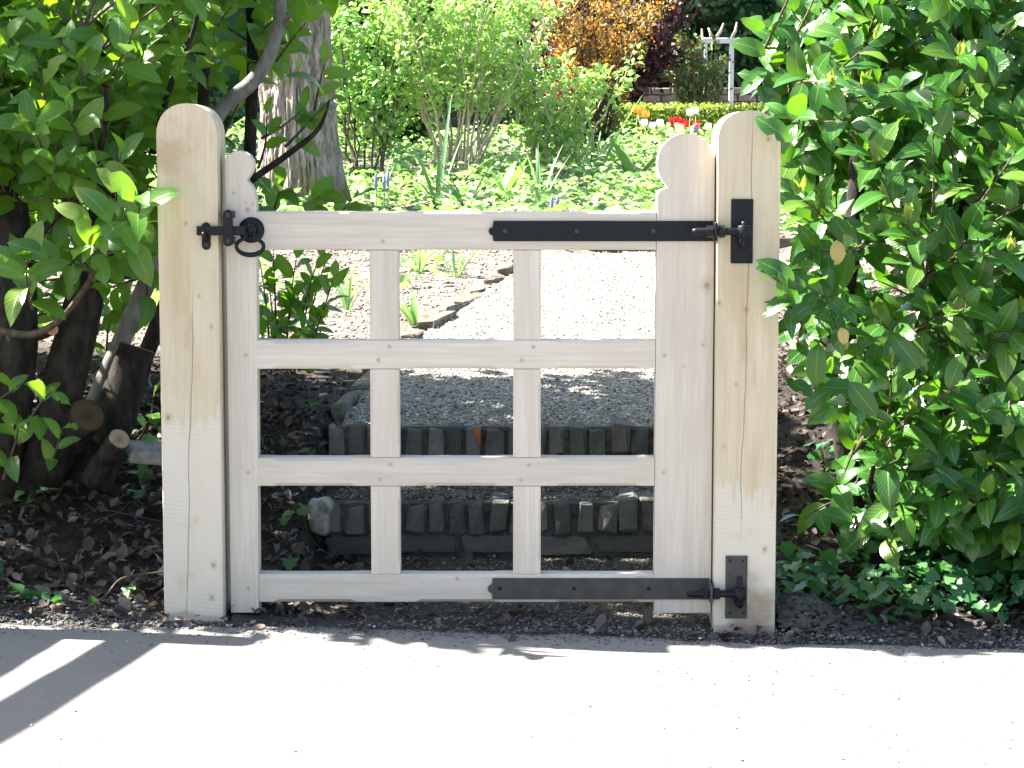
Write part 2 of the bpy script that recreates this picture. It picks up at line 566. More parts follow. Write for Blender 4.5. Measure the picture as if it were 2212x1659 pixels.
m = Mat('gravel_bed')
co = m.coord('Object')
vo = m.n('ShaderNodeTexVoronoi')
m.l(co, vo.inputs['Vector'])
vo.inputs['Scale'].default_value = 75
f1 = m.noise(co, 10, 4)
c = m.mix(vo.outputs['Color'], (0.15, 0.13, 0.10), (0.34, 0.31, 0.26))
c = m.mix(m.step(f1, 0.35, 0.65, 0.0, 0.5), c, (0.13, 0.11, 0.08))
m.base(c, 0.85, 0.25)
m.bump(m.step(vo.outputs['Distance'], 0.0, 0.7, 1.0, 0.0), 1.0, 0.012)
M_gravel_bed = m.m

m = Mat('trodden_soil')  # darker than the upper path, for the threshold and lower tread
co = m.coord('Object')
f1, f2 = m.noise(co, 12, 5, 0.65), m.noise(co, 110, 5, 0.7)
c = m.mix(m.step(f1, 0.35, 0.65), (0.045, 0.037, 0.030), (0.085, 0.074, 0.062))
c = m.mix(m.step(f2, 0.56, 0.70), c, (0.17, 0.155, 0.135))
m.base(c, 0.95, 0.1)
m.bump(m.math('ADD', f1, f2), 1.0, 0.012)
M_trodden = m.m

m = Mat('pebble')
rv = random_value(m)
c = m.ramp(rv, [(0.0, (0.05, 0.045, 0.036)), (0.14, (0.11, 0.098, 0.080)), (0.3, (0.30, 0.275, 0.235)), (0.65, (0.40, 0.37, 0.32)), (0.85, (0.30, 0.30, 0.305)), (1.0, (0.55, 0.52, 0.47))])
m.base(c, 0.7, 0.35)
M_pebble = m.m

m = Mat('flint')
rv = random_value(m)
m.base(m.ramp(rv, [(0.0, (0.03, 0.028, 0.026)), (0.45, (0.08, 0.076, 0.072)), (0.85, (0.24, 0.235, 0.23)), (1.0, (0.50, 0.49, 0.47))]), 0.7, 0.35)
M_flint = m.m

m = Mat('old_brick')
rv = random_value(m)
co = m.coord('Object')
c = m.ramp(rv, [(0.0, (0.075, 0.070, 0.068)), (0.3, (0.112, 0.104, 0.100)), (0.6, (0.100, 0.104, 0.096)), (0.85, (0.150, 0.122, 0.112)), (1.0, (0.20, 0.19, 0.182))])
f1, f2 = m.noise(co, 9, 5, 0.65), m.noise(co, 55, 4, 0.7)
c = m.mix(m.step(f1, 0.42, 0.68, 0.0, 0.75), c, (0.058, 0.068, 0.040))
c = m.mix(m.step(f2, 0.58, 0.78, 0.0, 0.5), c, (0.19, 0.17, 0.15))
m.base(c, 0.9, 0.2)
m.bump(m.math('ADD', f1, f2), 0.8, 0.008)
M_brick = m.m
M_mortar = simple('mossy_mortar', (0.048, 0.047, 0.037), 0.95, 0.1, 30, (0.095, 0.088, 0.072), 0.8)
M_orange_brick = simple('orange_brick', (0.42, 0.13, 0.055), 0.85, 0.2, 40, (0.30, 0.09, 0.04), 0.4)
M_stone = simple('weathered_stone', (0.32, 0.30, 0.26), 0.85, 0.25, 18, (0.16, 0.16, 0.13), 0.6)
M_concrete = simple('grey_concrete', (0.26, 0.25, 0.23), 0.9, 0.2, 30, (0.17, 0.165, 0.15), 0.5)
M_white_paint = simple('white_paint', (0.74, 0.75, 0.74), 0.6, 0.3, 12, (0.62, 0.64, 0.63))
M_board = simple('weathered_board', (0.11, 0.085, 0.065), 0.85, 0.2, 6, (0.06, 0.048, 0.04), 0.4, scale=(1, 8, 8))

m = Mat('oak_bark')
co = m.coord('Object')
f1 = m.noise(m.coord('Object', (1, 1, 0.22)), 26, 5, 0.6, 0.4)
f2 = m.noise(co, 60, 4, 0.7)
c = m.mix(m.step(f1, 0.38, 0.62), (0.17, 0.145, 0.125), (0.33, 0.285, 0.25))
sz = m.n('ShaderNodeSeparateXYZ')
m.l(co, sz.inputs[0])
moss = m.math('MULTIPLY', m.step(sz.outputs[2], 0.02, 0.5, 1.0, 0.0), m.step(m.noise(co, 5, 3), 0.42, 0.6))
c = m.mix(m.math('MULTIPLY', moss, 0.85), c, (0.17, 0.17, 0.035))
m.base(c, 0.95, 0.1)
m.bump(m.math('ADD', f1, m.math('MULTIPLY', f2, 0.3)), 0.8, 0.03)
M_oak_bark = m.m


# ------------------------------------------------------------------ terrain
PROFILE = np.array([(-60, -0.02), (-0.15, -0.02), (0.02, 0.0), (0.35, 0.06), (0.92, 0.22), (1.5, 0.37), (2.5, 0.43), (7.3, 0.72), (11, 0.93), (19, 1.34), (27, 1.75), (60, 3.2)])
STEP_X0, STEP_X1 = -0.60, 0.70
RISER1, RISER2 = 0.92, 1.50
Z_TREAD, Z_TOP = 0.19, 0.365
EDGE = [(-0.60, 1.5), (-0.55, 2.4), (-0.40, 3.8), (0.0, 6.1), (0.12, 7.1)]


def tilt(x, y):
    return -0.0225 * (np.clip(x, -3, 3) + 0.87) * (1 - sstep(y, 0.3, 0.9))


def path_left(y):
    return np.interp(y, [e[1] for e in EDGE], [e[0] for e in EDGE])


def path_right(y):
    return np.interp(y, [1.5, 3.2, 5.0, 7.2], [0.74, 0.85, 1.3, 2.6])


def gz(x, y, rough=True):
    x, y = np.asarray(x, float), np.asarray(y, float)
    z = np.interp(y, PROFILE[:, 0], PROFILE[:, 1]) + tilt(x, y)
    side = sstep(np.abs(x), 0.9, 2.5) * sstep(y, 0.2, 1.2) * 0.10
    z = z + side
    if rough:
        amp = 0.02 * sstep(y, -0.1, 0.1) + 0.05 * sstep(y, 2, 8)
        z = z + fbm(x * 3.1, y * 3.1) * amp
    # steps and path cut into the slope
    inx = sstep(x, STEP_X0 - 0.10, STEP_X0 + 0.02) * (1 - sstep(x, STEP_X1, STEP_X1 + 0.12))
    flat = np.where(y < RISER1 + 0.1, -0.015 + tilt(x, y) + 0 * x, np.where(y < RISER2 + 0.1, Z_TREAD - 0.09, Z_TOP - 0.06))
    k1 = inx * (y > 0.02) * (y < RISER2 + 0.25)
    z = z * (1 - k1) + flat * k1
    onp = sstep(x, path_left(y) - 0.05, path_left(y) + 0.02) * (1 - sstep(x, path_right(y), path_right(y) + 0.08)) * (y >= RISER2 + 0.25) * (y < 7.1)
    zp = np.interp(y, PROFILE[:, 0], PROFILE[:, 1]) - 0.035
    return z * (1 - onp) + zp * onp


def path_z(x, y):
    z = np.interp(y, PROFILE[:, 0], PROFILE[:, 1]) + fbm(np.asarray(x) * 2, np.asarray(y) * 2, 3) * 0.012
    return np.minimum(z, Z_TOP - 0.022 + (np.asarray(y) - RISER2) * 0.16)


def grid_obj(name, xs, ys, zf, mat, keep=None, smooth=True):
    X, Y = np.meshgrid(xs, ys)
    Z = zf(X, Y)
    nx, ny = len(xs), len(ys)
    V = np.stack([X.ravel(), Y.ravel(), Z.ravel()], 1)
    i = np.arange((nx - 1) * (ny - 1))
    a = (i // (nx - 1)) * nx + i % (nx - 1)
    Fc = np.stack([a, a + 1, a + nx + 1, a + nx], 1)
    if keep is not None:
        c = V[Fc].mean(1)
        Fc = Fc[keep(c[:, 0], c[:, 1])]
    return obj(name, V, Fc.tolist(), mat, None, smooth)


xs = np.unique(np.concatenate([np.linspace(-60, -6, 16), np.linspace(-6, -2.6, 24), np.linspace(-2.6, 2.6, 190), np.linspace(2.6, 6, 24), np.linspace(6, 60, 16)]))
ys = np.unique(np.concatenate([np.linspace(-60, -0.4, 10), np.linspace(-0.4, 2.2, 110), np.linspace(2.2, 14, 130), np.linspace(14, 60, 40)]))
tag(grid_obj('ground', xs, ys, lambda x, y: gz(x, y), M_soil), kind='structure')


def road_edge(x):
    return -0.105 + fbm(x * 1.7, x * 0 + 3.3, 4) * 0.10 + fbm(x * 13, x * 0 + 7.7, 4) * 0.040 - 0.012 * x


def road_z(x, y):
    z = -0.004 + tilt(x, y) + fbm(x * 1.3, y * 1.3, 3) * 0.008
    return z - 0.024 * sstep(y - road_edge(x), -0.055, 0.0)


rx = np.unique(np.concatenate([np.linspace(-40, -3, 20), np.linspace(-3, 3, 240), np.linspace(3, 40, 20)]))
ry = np.unique(np.concatenate([np.linspace(-40, -2, 16), np.linspace(-2, -0.3, 60), np.linspace(-0.3, 0.06, 60)]))
tag(grid_obj('road', rx, ry, road_z, M_road, keep=lambda x, y: y < road_edge(x)), kind='structure')

# gravel path above the steps
px_ = np.linspace(-0.75, 3.2, 130)
py_ = np.linspace(RISER2 + 0.015, 7.25, 170)
tag(grid_obj('gravel_path', px_, py_, path_z, M_gravel_bed,
             keep=lambda x, y: (x > path_left(y)) & (x < path_right(y)) & (y < 7.15 + 0.05 * np.sin(x * 9))), kind='structure')

# ------------------------------------------------------------------ gate posts
CAMX = lambda px, Y, py=800: at(px, py, Y).x
PF, PB = -0.05, 0.125           # post front and back


def arch(x0, x1, z0, ztop, rise, p=2.15, n=22, skew=0.0):
    pts = [(x0, z0), (x1, z0)]
    cx, hw = (x0 + x1) / 2 + skew, (x1 - x0) / 2
    for k in range(n + 1):
        a = math.pi * k / n
        c, s = math.cos(a), math.sin(a)
        x = (x0 + x1) / 2 + hw * math.copysign(abs(c) ** (2 / p), c)
        pts.append((x, ztop - rise + rise * abs(s) ** (2 / p)))
    return pts


lx0, lx1 = CAMX(346, PF), CAMX(475.5, PF)
rx0, rx1 = CAMX(1547, PF), CAMX(1681, PF)
lz = at(415, 224, 0.0).z
rz = at(1618, 239, 0.0).z
zl = lambda py, Y=0.0: at(1106, py, Y).z
xl = lambda px, Y=0.0, py=800: at(px, py, Y).x

post_l = empty('gate_post', ((lx0 + lx1) / 2, (PF + PB) / 2, -0.02), 'pale oak latch post with rounded top, left of the gate', 'gate post')
ob = Vector(post_l.location)
kn = [(at(px, py, PF).x - ob.x, at(px, py, PF).z - ob.z, r) for px, py, r in ((364, 902, 0.0075), (402, 483, 0.004), (461, 1221, 0.006), (457, 1291, 0.006), (457, 706, 0.004), (430, 640, 0.003))]
M_post_l = wood_material('oak_post_latch', POST_PALE, POST_DARK, 'z', knots=kn, crack=(-0.020, 0.034, -0.05, 1.02, 0.0024), sawn=(0.60, (0.55, 0.50, 0.42), 1), stain=(-0.035, 1.32, 0.085, (0.30, 0.20, 0.10), 0.55), seed=1.0)
bm_obj('post_body', prism_bm(arch(lx0, lx1, -0.4, lz, 0.088), PF, PB, 0.006, 3), M_post_l, post_l)

post_r = empty('gate_post', ((rx0 + rx1) / 2, (PF + PB) / 2, -0.05), 'pale oak hinge post with rounded top, right of the gate', 'gate post')
ob = Vector(post_r.location)
kn = [(at(px, py, PF).x - ob.x, at(px, py, PF).z - ob.z, r) for px, py, r in ((1612, 668, 0.006), (1554, 655, 0.005), (1652, 1187, 0.006), (1563, 965, 0.003), (1590, 830, 0.003), (1660, 300, 0.005))]
M_post_r = wood_material('oak_post_hinge', POST_PALE, POST_DARK, 'z', knots=kn, crack=(-0.018, 0.018, 0.25, 1.52, 0.0022), sawn=(0.42, (0.55, 0.50, 0.42), 1), stain=(0.03, 0.05, 0.11, (0.20, 0.13, 0.08), 0.7), seed=2.0)
bm_obj('post_body', prism_bm(arch(rx0, rx1, -0.45, rz, 0.078), PF, PB + 0.03, 0.006, 3), M_post_r, post_r)

# ------------------------------------------------------------------ gate
gate = empty('garden_gate', (0, 0.03, 0.0), 'pale oak garden gate with nine open panes and black ironwork', 'gate')
GB = 0.066


def chamfer_bar(name, a0, a1, lo, hi, yf, yb, axis, mat, stops=(), big=0.010, small=0.0022, jit=0.0):
    """bar along axis; chamfers grow to `big` between the stop pairs"""
    st = [(a0, small), (a1, small)]
    for s0, s1 in stops:
        st += [(s0 - 0.006, small), (s0 + 0.012, big), (s1 - 0.012, big), (s1 + 0.006, small)]
    st.sort()
    vs, fs = [], []
    for s, cch in st:
        sec = [(yf, lo + cch), (yf, hi - cch), (yf + cch, hi), (yb - cch, hi), (yb, hi - cch), (yb, lo + cch), (yb - cch, lo), (yf + cch, lo)]
        for y, q in sec:
            vs.append((s, y, q) if axis == 'x' else (q, y, s))
    n = len(st)
    for i in range(n - 1):
        for k in range(8):
            a, b = i * 8 + k, i * 8 + (k + 1) % 8
            fs.append((a, b, b + 8, a + 8))
    fs.append(tuple(range(8)))
    fs.append(tuple((n - 1) * 8 + k for k in range(8))[::-1])
    bm = bmesh.new()
    bv = [bm.verts.new(v) for v in vs]
    for f in fs:
        bm.faces.new([bv[i] for i in f])
    return bm_obj(name, bm, mat, gate)


SL0, SL1 = xl(491.5), xl(553)          # latch stile
SH0, SH1 = xl(1416.5), xl(1540.5)      # hinge stile
B0, B1 = xl(799), xl(862.5)
C0, C1 = xl(1108.5), xl(1168.5)
ZR = [(zl(540), zl(457)), (zl(797), zl(735)), (zl(1050), zl(989)), (zl(1301), zl(1241))]   # rail bottom, top

# latch stile with its double-lobed finial
pts = [(SL0, zl(1324)), (SL1, zl(1324))]
for px, py in ((553, 440), (551.5, 425), (548, 411), (542, 400), (535, 392.5), (530.5, 389), (538, 381), (544, 371), (547.5, 358), (545.5, 346), (539, 335), (529, 328), (517, 325), (505, 327.5), (495, 334)):
    pts.append((xl(px, 0, py) if px < 545 else xl(px, 0, py), zl(py)))
pts[-1] = (SL0 + 0.006, zl(336))
pts.append((SL0, zl(346)))
kn = [(at(px, py, 0).x, at(px, py, 0).z, r) for px, py, r in ((535, 453, 0.005), (531, 437, 0.002), (505, 417, 0.003), (545, 441, 0.002))]
M_stile_l = wood_material('oak_latch_stile', GATE_PALE, GATE_DARK, 'z', knots=kn, seed=3.0)
bm_obj('latch_stile', prism_bm(pts, 0.0, GB, 0.0025, 2), M_stile_l, gate)

# hinge stile with its round finial
pts = [(SH0, zl(1325)), (SH1, zl(1325)), (SH1, zl(345))]
ccx, ccz, rr = (SH1 + xl(1421, 0, 356)) / 2 - 0.001, zl(353), (SH1 - xl(1421, 0, 356)) / 2
rr2 = zl(288) - ccz
for k in range(1, 30):
    a = R(8) + (R(233) - R(8)) * k / 29
    pts.append((ccx + rr * math.cos(a), ccz + rr2 * math.sin(a)))
for px, py in ((1443, 405), (1440, 407.5), (1432, 408.5), (1425, 411), (1421.5, 416)):
    pts.append((xl(px, 0, py), zl(py)))
pts.append((SH0, zl(424)))
kn = [(at(px, py, 0).x, at(px, py, 0).z, r) for px, py, r in ((1527, 616, 0.012), (1478, 792, 0.0025), (1519, 745, 0.003))]
M_stile_h = wood_material('oak_hinge_stile', GATE_PALE, GATE_DARK, 'z', knots=kn, seed=4.0)
bm_obj('hinge_stile', prism_bm(pts, 0.0, GB, 0.0025, 2), M_stile_h, gate)

panes = ((SL1, B0), (B1, C0), (C1, SH0))
inset = 0.047
for i, (z0, z1) in enumerate(ZR):
    stops = [(a + inset, b - inset) for a, b in panes]
    if i == 0:
        kn = [(at(450, 5, 0).x, 0, 0.001)]
    chamfer_bar('rail', SL1 + 0.0013, SH0 - 0.0013, z0, z1, 0.0012, GB - 0.002, 'x', M_oak_h, stops if i != 3 else stops, 0.009 if i else 0.006)
for j in range(3):
    top, bot = ZR[j][0], ZR[j + 1][1]
    for a0, a1 in ((B0, B1), (C0, C1)):
        chamfer_bar('upright_bar', bot + 0.0012, top - 0.0012, a0, a1, 0.0032, GB - 0.006, 'z', M_oak_v, [(bot + 0.035, top - 0.035)], 0.006)
# pegs
pegs = [(827, 522), (841, 749), (817, 778), (1152, 750), (1127, 779), (1436, 768), (531, 767), (843, 1004), (821, 1036), (1143, 1005), (1126, 1036), (536, 1021), (1434, 1021), (537, 1271), (988, 1250)]
rng = random.Random(3)
pegm = None
for px, py in pegs:
    p = at(px, py, 0)
    if pegm is None:
        vs, fs = tube_vf([(0, 0.006, 0), (0, -0.0005, 0), (0, -0.0009, 0)], [0.0056, 0.0056, 0.0046], 12)
        pegm = bpy.data.meshes.new('peg')
        pegm.from_pydata([tuple(v) for v in vs], [], fs)
    o = link('peg', pegm, M_peg, gate, p - Vector(gate.location))


# ------------------------------------------------------------------ ironwork
def cyl(name, p0, p1, r, mat, parent, n=14, bev=0.0):
    p0, p1 = Vector(p0), Vector(p1)
    d = p1 - p0
    L = d.length
    if bev:
        return tube(name, [p0, p0 + d * (0.15 * bev / L), p0 + d * (bev / L), p1 - d * (bev / L), p1 - d * (0.15 * bev / L), p1], [r * 0.45, r * 0.78, r, r, r * 0.78, r * 0.45], mat, parent, n)
    return tube(name, [p0, p1], [r, r], mat, parent, n, smooth=False)


def screw(p, r, mat, parent, yf):
    o = tube('screw', [(p.x, yf + 0.003, p.z), (p.x, yf - 0.0006, p.z), (p.x, yf - 0.0014, p.z)], [r, r, r * 0.75], mat, parent, 10, smooth=False)
    bm_obj('screw_slot', box_bm(p.x - r * 0.6, p.x + r * 0.6, yf - 0.0019, yf - 0.001, p.z - r * 0.14, p.z + r * 0.14), M_iron, o)
    return o


def hinge(y0, y1, xa, xb, bolt_y, screws, mat, post_plate, nutx, pin_top, pin_bot, eye):
    zt, zb = zl(y0), zl(y1)
    yf = -0.006
    xs0, xs1 = at(xa, y0, yf).x, at(xb, y0, yf).x
    zc = zl((y0 + y1) / 2)
    pts = [(xs1, zb), (xs1, zt), (xs0, zt)]
    for k in range(9):
        a = math.pi / 2 + math.pi * k / 8
        pts.append((xs0 + 0.0 + 0.0125 * math.cos(a) - 0.001, zc + 0.0125 * math.sin(a)))
    pts.append((xs0, zb))
    strap = bm_obj('hinge_strap', prism_bm(pts, yf, 0.0005, 0.0012, 1), mat, gate)
    for px in screws:
        screw(at(px, (y0 + y1) / 2, yf), 0.0058, M_iron if mat is M_iron_dusty else M_iron_dusty, strap, yf)
    # turned flange round the stile edge, threaded eye bolt with two nuts
    bz = zl(bolt_y)
    by = -0.078
    bx0 = at(nutx - 50, bolt_y, by).x
    bx1 = at(nutx + 30, bolt_y, by).x
    bolt = cyl('eye_bolt', (bx0, by, bz), (at(eye, bolt_y, by).x, by, bz), 0.0105, M_iron, gate, 14, 0.011)
    flange = bm_obj('hinge_flange', box_bm(xs1 - 0.006, xs1 + 0.001, -0.098, 0.0, bz - 0.026, bz + 0.026, 0.002, 1), mat, gate)
    for nx, wd, rr in ((nutx - 12, 0.017, 0.0175), (nutx + 14, 0.017, 0.0175)):
        c0 = at(nx, bolt_y, by).x
        vs, fs = tube_vf([(c0 - wd / 2, by, bz), (c0 + wd / 2, by, bz)], [rr, rr], 6)
        obj('nut', vs, fs, M_iron, bolt)
    # plate on the post with its pin
    x0, x1, py0, py1 = post_plate
    yp = PF - 0.006
    plate = bm_obj('hook_plate', box_bm(at(x0, py0, yp).x, at(x1, py0, yp).x, yp, PF + 0.0005, at(x0, py1, yp).z, at(x0, py0, yp).z, 0.0014, 1), mat, post_r)
    for sx in (x0 + 9, x1 - 9):
        for sy in (py0 + 10, py1 - 12):
            screw(at(sx, sy, yp), 0.0036, M_iron, plate, yp)
    ex = at(eye, bolt_y, by).x
    pin = cyl('hook_pin', (ex, by, zl(pin_bot)), (ex, by, zl(pin_top)), 0.0085, M_iron, post_r, 14, 0.006)
    return plate, ex, bz


for spec in ((477, 521, 1066, 1543, 498, (1091, 1246, 1411), M_iron, (1580, 1627.5, 430, 569), 1545, 476, 535, 1607),
             (1248.5, 1294, 1064, 1533, 1271, (1080, 1240, 1401), M_iron_dusty, (1568, 1615, 1201, 1336), 1534, 1234, 1292, 1598)):
    plate, ex, bz = hinge(*spec)
    # the eye barrel at the bolt's end sits over the pin; a boss carries the pin off the plate
    py = -0.078
    tube('bolt_eye', [(ex, py, bz - 0.017), (ex, py, bz - 0.015), (ex, py, bz + 0.015), (ex, py, bz + 0.017)], [0.0165, 0.0185, 0.0185, 0.0165], M_iron, gate, 18)
    tube('pin_boss', [(ex, PF, bz - 0.026), (ex, PF - 0.009, bz - 0.028), (ex, py - 0.004, bz - 0.030)], [0.013, 0.0115, 0.0105], M_iron, post_r, 12)

# ring latch
latch_boss_p = at(543, 497, -0.004)
bz = latch_boss_p.z
tube('latch_rose', [(latch_boss_p.x, 0.001, bz), (latch_boss_p.x, -0.004, bz), (latch_boss_p.x, -0.0075, bz), (latch_boss_p.x, -0.009, bz)], [0.036, 0.036, 0.029, 0.012], M_iron, gate, 28)
o = tube('latch_boss', [(latch_boss_p.x, -0.008, bz), (latch_boss_p.x, -0.018, bz + 0.002), (latch_boss_p.x, -0.034, bz + 0.002), (latch_boss_p.x, -0.044, bz), (latch_boss_p.x, -0.048, bz - 0.002)], [0.020, 0.016, 0.017, 0.013, 0.004], M_iron, gate, 18)
ring = []
cz = zl(531)
for k in range(41):
    a = math.pi / 2 + R(34) + (2 * math.pi - R(68)) * k / 40
    sq = 1.0
    ring.append((latch_boss_p.x + 0.0005 + 0.0375 * math.cos(a) * sq, -0.040 + 0.012 * max(0, -math.sin(a)) * 0 - 0.004 * (math.sin(a) + 1), cz + 0.0235 * math.sin(a)))
top_l, top_r = ring[0], ring[-1]
ring = [(latch_boss_p.x - 0.008, -0.040, bz + 0.002), (latch_boss_p.x - 0.010, -0.042, bz - 0.012)] + ring + [(latch_boss_p.x + 0.010, -0.042, bz - 0.012), (latch_boss_p.x + 0.008, -0.040, bz + 0.002)]
rad = [0.0055 + 0.0018 * math.exp(-((k - len(ring) / 2) / 7.0) ** 2) for k in range(len(ring))]
tube('latch_ring', ring, rad, M_iron, gate, 10)
yb = -0.013
bx0, bx1 = at(424, 497, PF - 0.02).x, at(520, 497, yb).x
bar_z = (zl(506.5), zl(487))
bm = bmesh.new()
bm = box_bm(bx0, at(535, 497, -0.01).x, PF - 0.016, PF - 0.008, bar_z[0], bar_z[1], 0.0016, 1)
bm_obj('latch_bar', bm, M_iron, gate)


def capsule_pts(x0, x1, z0, z1, n=8):
    r = (x1 - x0) / 2
    cx = (x0 + x1) / 2
    return [(cx + r * math.cos(math.pi * k / n), z1 - r + r * math.sin(math.pi * k / n)) for k in range(n + 1)] + [(cx + r * math.cos(math.pi + math.pi * k / n), z0 + r + r * math.sin(math.pi + math.pi * k / n)) for k in range(n + 1)]


# guide plate on the stile, standing off so the bar slides behind it
gx0, gx1 = xl(493), xl(514)
kp = bm_obj('latch_guide', prism_bm(capsule_pts(gx0, gx1, zl(530), zl(451)), PF - 0.024, PF - 0.0165, 0.0015, 1), M_iron, gate)
for zz in (zl(463), zl(519)):
    bm_obj('guide_foot', box_bm(gx0 + 0.002, gx1 - 0.002, PF - 0.017, 0.0, zz - 0.010, zz + 0.010, 0.001, 1), M_iron, kp)
    screw(Vector(((gx0 + gx1) / 2, 0, zz)), 0.0055, M_iron_dusty, kp, PF - 0.024)
# catch on the post
kx0, kx1 = at(436, 500, PF).x, at(455, 500, PF).x
kc = bm_obj('latch_catch', prism_bm(capsule_pts(kx0, kx1, zl(538), zl(479)), PF - 0.005, PF + 0.0005, 0.0012, 1), M_iron, post_l)
tube('catch_hook', [(kx0 + 0.011, PF - 0.004, zl(515)), (kx0 + 0.011, PF - 0.024, zl(513)), (kx0 + 0.010, PF - 0.030, zl(505)), (kx0 + 0.010, PF - 0.030, zl(499))], [0.008, 0.0075, 0.007, 0.006], M_iron, kc, 10)
screw(Vector(((kx0 + kx1) / 2, 0, zl(527))), 0.0050, M_iron_dusty, kc, PF - 0.005)

# ------------------------------------------------------------------ brick steps
rng = random.Random(11)


def brick_mesh(name, w_, h_, d_, seed):
    r = random.Random(seed)
    bm = box_bm(-w_ / 2, w_ / 2, 0, d_, 0, h_, 0.007, 1)
    chip = Vector((r.choice((-1, 1)) * w_ / 2, 0, r.choice((0, 1, 1)) * h_))
    for v in bm.verts:
        dc = (v.co - chip).length
        if dc < 0.022:
            v.co += (Vector((0, d_ / 2, h_ / 2)) - chip).normalized() * r.uniform(0.008, 0.018)
        v.co += Vector((r.uniform(-1, 1), r.uniform(-1, 1), r.uniform(-1, 1))) * 0.0048
    me = bpy.data.meshes.new(name)
    bm.to_mesh(me)
    bm.free()
    return me


HEAD = [brick_mesh('header_brick', 0.055 + 0.003 * (s % 3), 0.098 + 0.004 * (s % 4), 0.20, s) for s in range(14)]
STRE = [brick_mesh('stretcher_brick', 0.19 + 0.012 * (s % 3), 0.062 + 0.003 * (s % 2), 0.10, s + 29) for s in range(6)]


def brick_step(label, y, z0, ztop, x0, x1, lower):
    st = empty('brick_step', ((x0 + x1) / 2, y, z0), label, 'step')
    hz = ztop - 0.107
    bm_obj('mortar', box_bm(x0 + 0.01, x1 - 0.01, y + 0.020, y + 0.24, z0 - 0.12, ztop - 0.012, 0.004, 1), M_mortar, st)
    x = x0 + 0.03
    k = 0
    while x < x1 - 0.02:
        loc = Vector((x, y + rng.uniform(-0.010, 0.008), hz + rng.uniform(-0.010, 0.006))) - Vector(st.location)
        o = link('brick', HEAD[rng.randrange(14)], M_brick, st, loc)
        o.rotation_euler = (rng.uniform(-0.06, 0.06), rng.uniform(-0.07, 0.07), rng.uniform(-0.09, 0.09))
        o.scale = (rng.uniform(0.88, 1.12), 1, rng.uniform(0.93, 1.04))
        x += 0.0665 + rng.uniform(-0.004, 0.009)
        k += 1
    z = hz - 0.074
    off = 0
    while z > z0 - 0.05:
        x = x0 + 0.10 - off
        while x < x1 + 0.05:
            loc = Vector((x, y + 0.006 + rng.uniform(-0.008, 0.008), z + rng.uniform(-0.004, 0.004))) - Vector(st.location)
            o = link('brick', STRE[rng.randrange(6)], M_brick, st, loc)
            o.rotation_euler = (rng.uniform(-0.03, 0.03), rng.uniform(-0.03, 0.03), rng.uniform(-0.04, 0.04))
            x += 0.216 + rng.uniform(-0.004, 0.008)
            k += 1
        z -= 0.074
        off = 0.10 - off
    return st


st1 = brick_step('lower brick step, brick-on-edge over a stretcher course, just behind the gate', RISER1, 0.0, Z_TREAD, -0.61, STEP_X1, True)
st2 = brick_step('upper brick step of upright mossy bricks holding back the gravel path', RISER2, Z_TREAD - 0.01, Z_TOP, -0.645, STEP_X1, False)
ob_ = [o for o in st2.children if o.name.startswith('brick')]
bo = min(ob_, key=lambda o: abs(project(np.array(ORIGIN[o.name]) + np.array([0, 0, 0.05]))[0] - 1036) + 999 * (o.data.name[0] != 'h'))
ch = bm_obj('chipped_corner', prism_bm([(0.002, 0.10), (0.030, 0.108), (0.0305, 0.045), (0.024, 0.05)], -0.0035, 0.05), M_orange_brick, None)
ch.parent = bo
ch['label'] = 'bright orange chipped brick corner'

# tread gravel sheets
tx = np.linspace(STEP_X0 - 0.02, STEP_X1 + 0.05, 60)
tag(grid_obj('tread_gravel', tx, np.linspace(RISER1 + 0.10, RISER2 + 0.03, 26), lambda x, y: Z_TREAD - 0.010 + fbm(x * 6, y * 6, 3) * 0.012, M_trodden), kind='structure')
tag(grid_obj('gate_threshold', np.linspace(lx1 + 0.02, STEP_X1 + 0.05, 70), np.linspace(-0.10, RISER1 + 0.03, 40), lambda x, y: 0.0 + tilt(x, y) + fbm(x * 5, y * 5, 3) * 0.016 - 0.018 * (1 - sstep(y, -0.1, 0.02)), M_trodden), kind='structure')

# brick edging along the left of the path
ed = empty('path_edging', (-0.4, 3.8, path_z(-0.4, 3.8)), 'row of rough weathered edging stones along the left of the gravel path', 'edging')
EDGE_ST = [brick_mesh('edging_stone', 0.055 + 0.010 * (s % 3), 0.075, 0.40 + 0.05 * (s % 4), s + 60) for s in range(8)]
M_edge = simple('weathered_edging', (0.075, 0.066, 0.052), 0.95, 0.1, 14, (0.17, 0.155, 0.12), 0.9, bdist=0.015)
y = 1.72
k = 0
while y < 6.8:
    x = float(path_left(y)) - 0.02 + rng.uniform(-0.015, 0.01)
    dx = float(path_left(y + 0.15) - path_left(y - 0.05)) / 0.2
    o = link('stone', EDGE_ST[k % 8], M_edge, ed, Vector((x, y, float(path_z(x, y)) - 0.045 + rng.uniform(-0.015, 0.008))) - Vector(ed.location))
    o.rotation_euler = (rng.uniform(-0.06, 0.06), rng.uniform(-0.2, 0.2), -math.atan(dx) + rng.uniform(-0.05, 0.05))
    y += 0.42 + rng.uniform(-0.02, 0.04)
    k += 1
bd = bm_obj('edging_board', box_bm(0.18, 2.6, 7.18, 7.22, 0.62, 0.80, 0.006, 1), M_board, None)
tag(bd, 'dark weathered timber board across the far end of the gravel path', 'board')


# ------------------------------------------------------------------ scatter tools
def rot_from(axis, normal):
    """n x 3 arrays -> n x 3 x 3 with local Y = axis, local Z near normal"""
    Y = axis / np.linalg.norm(axis, axis=1, keepdims=True)
    Z = normal - Y * (normal * Y).sum(1, keepdims=True)
    Z /= np.maximum(np.linalg.norm(Z, axis=1, keepdims=True), 1e-6)
    X = np.cross(Y, Z)
    return np.stack([X, Y, Z], 2)


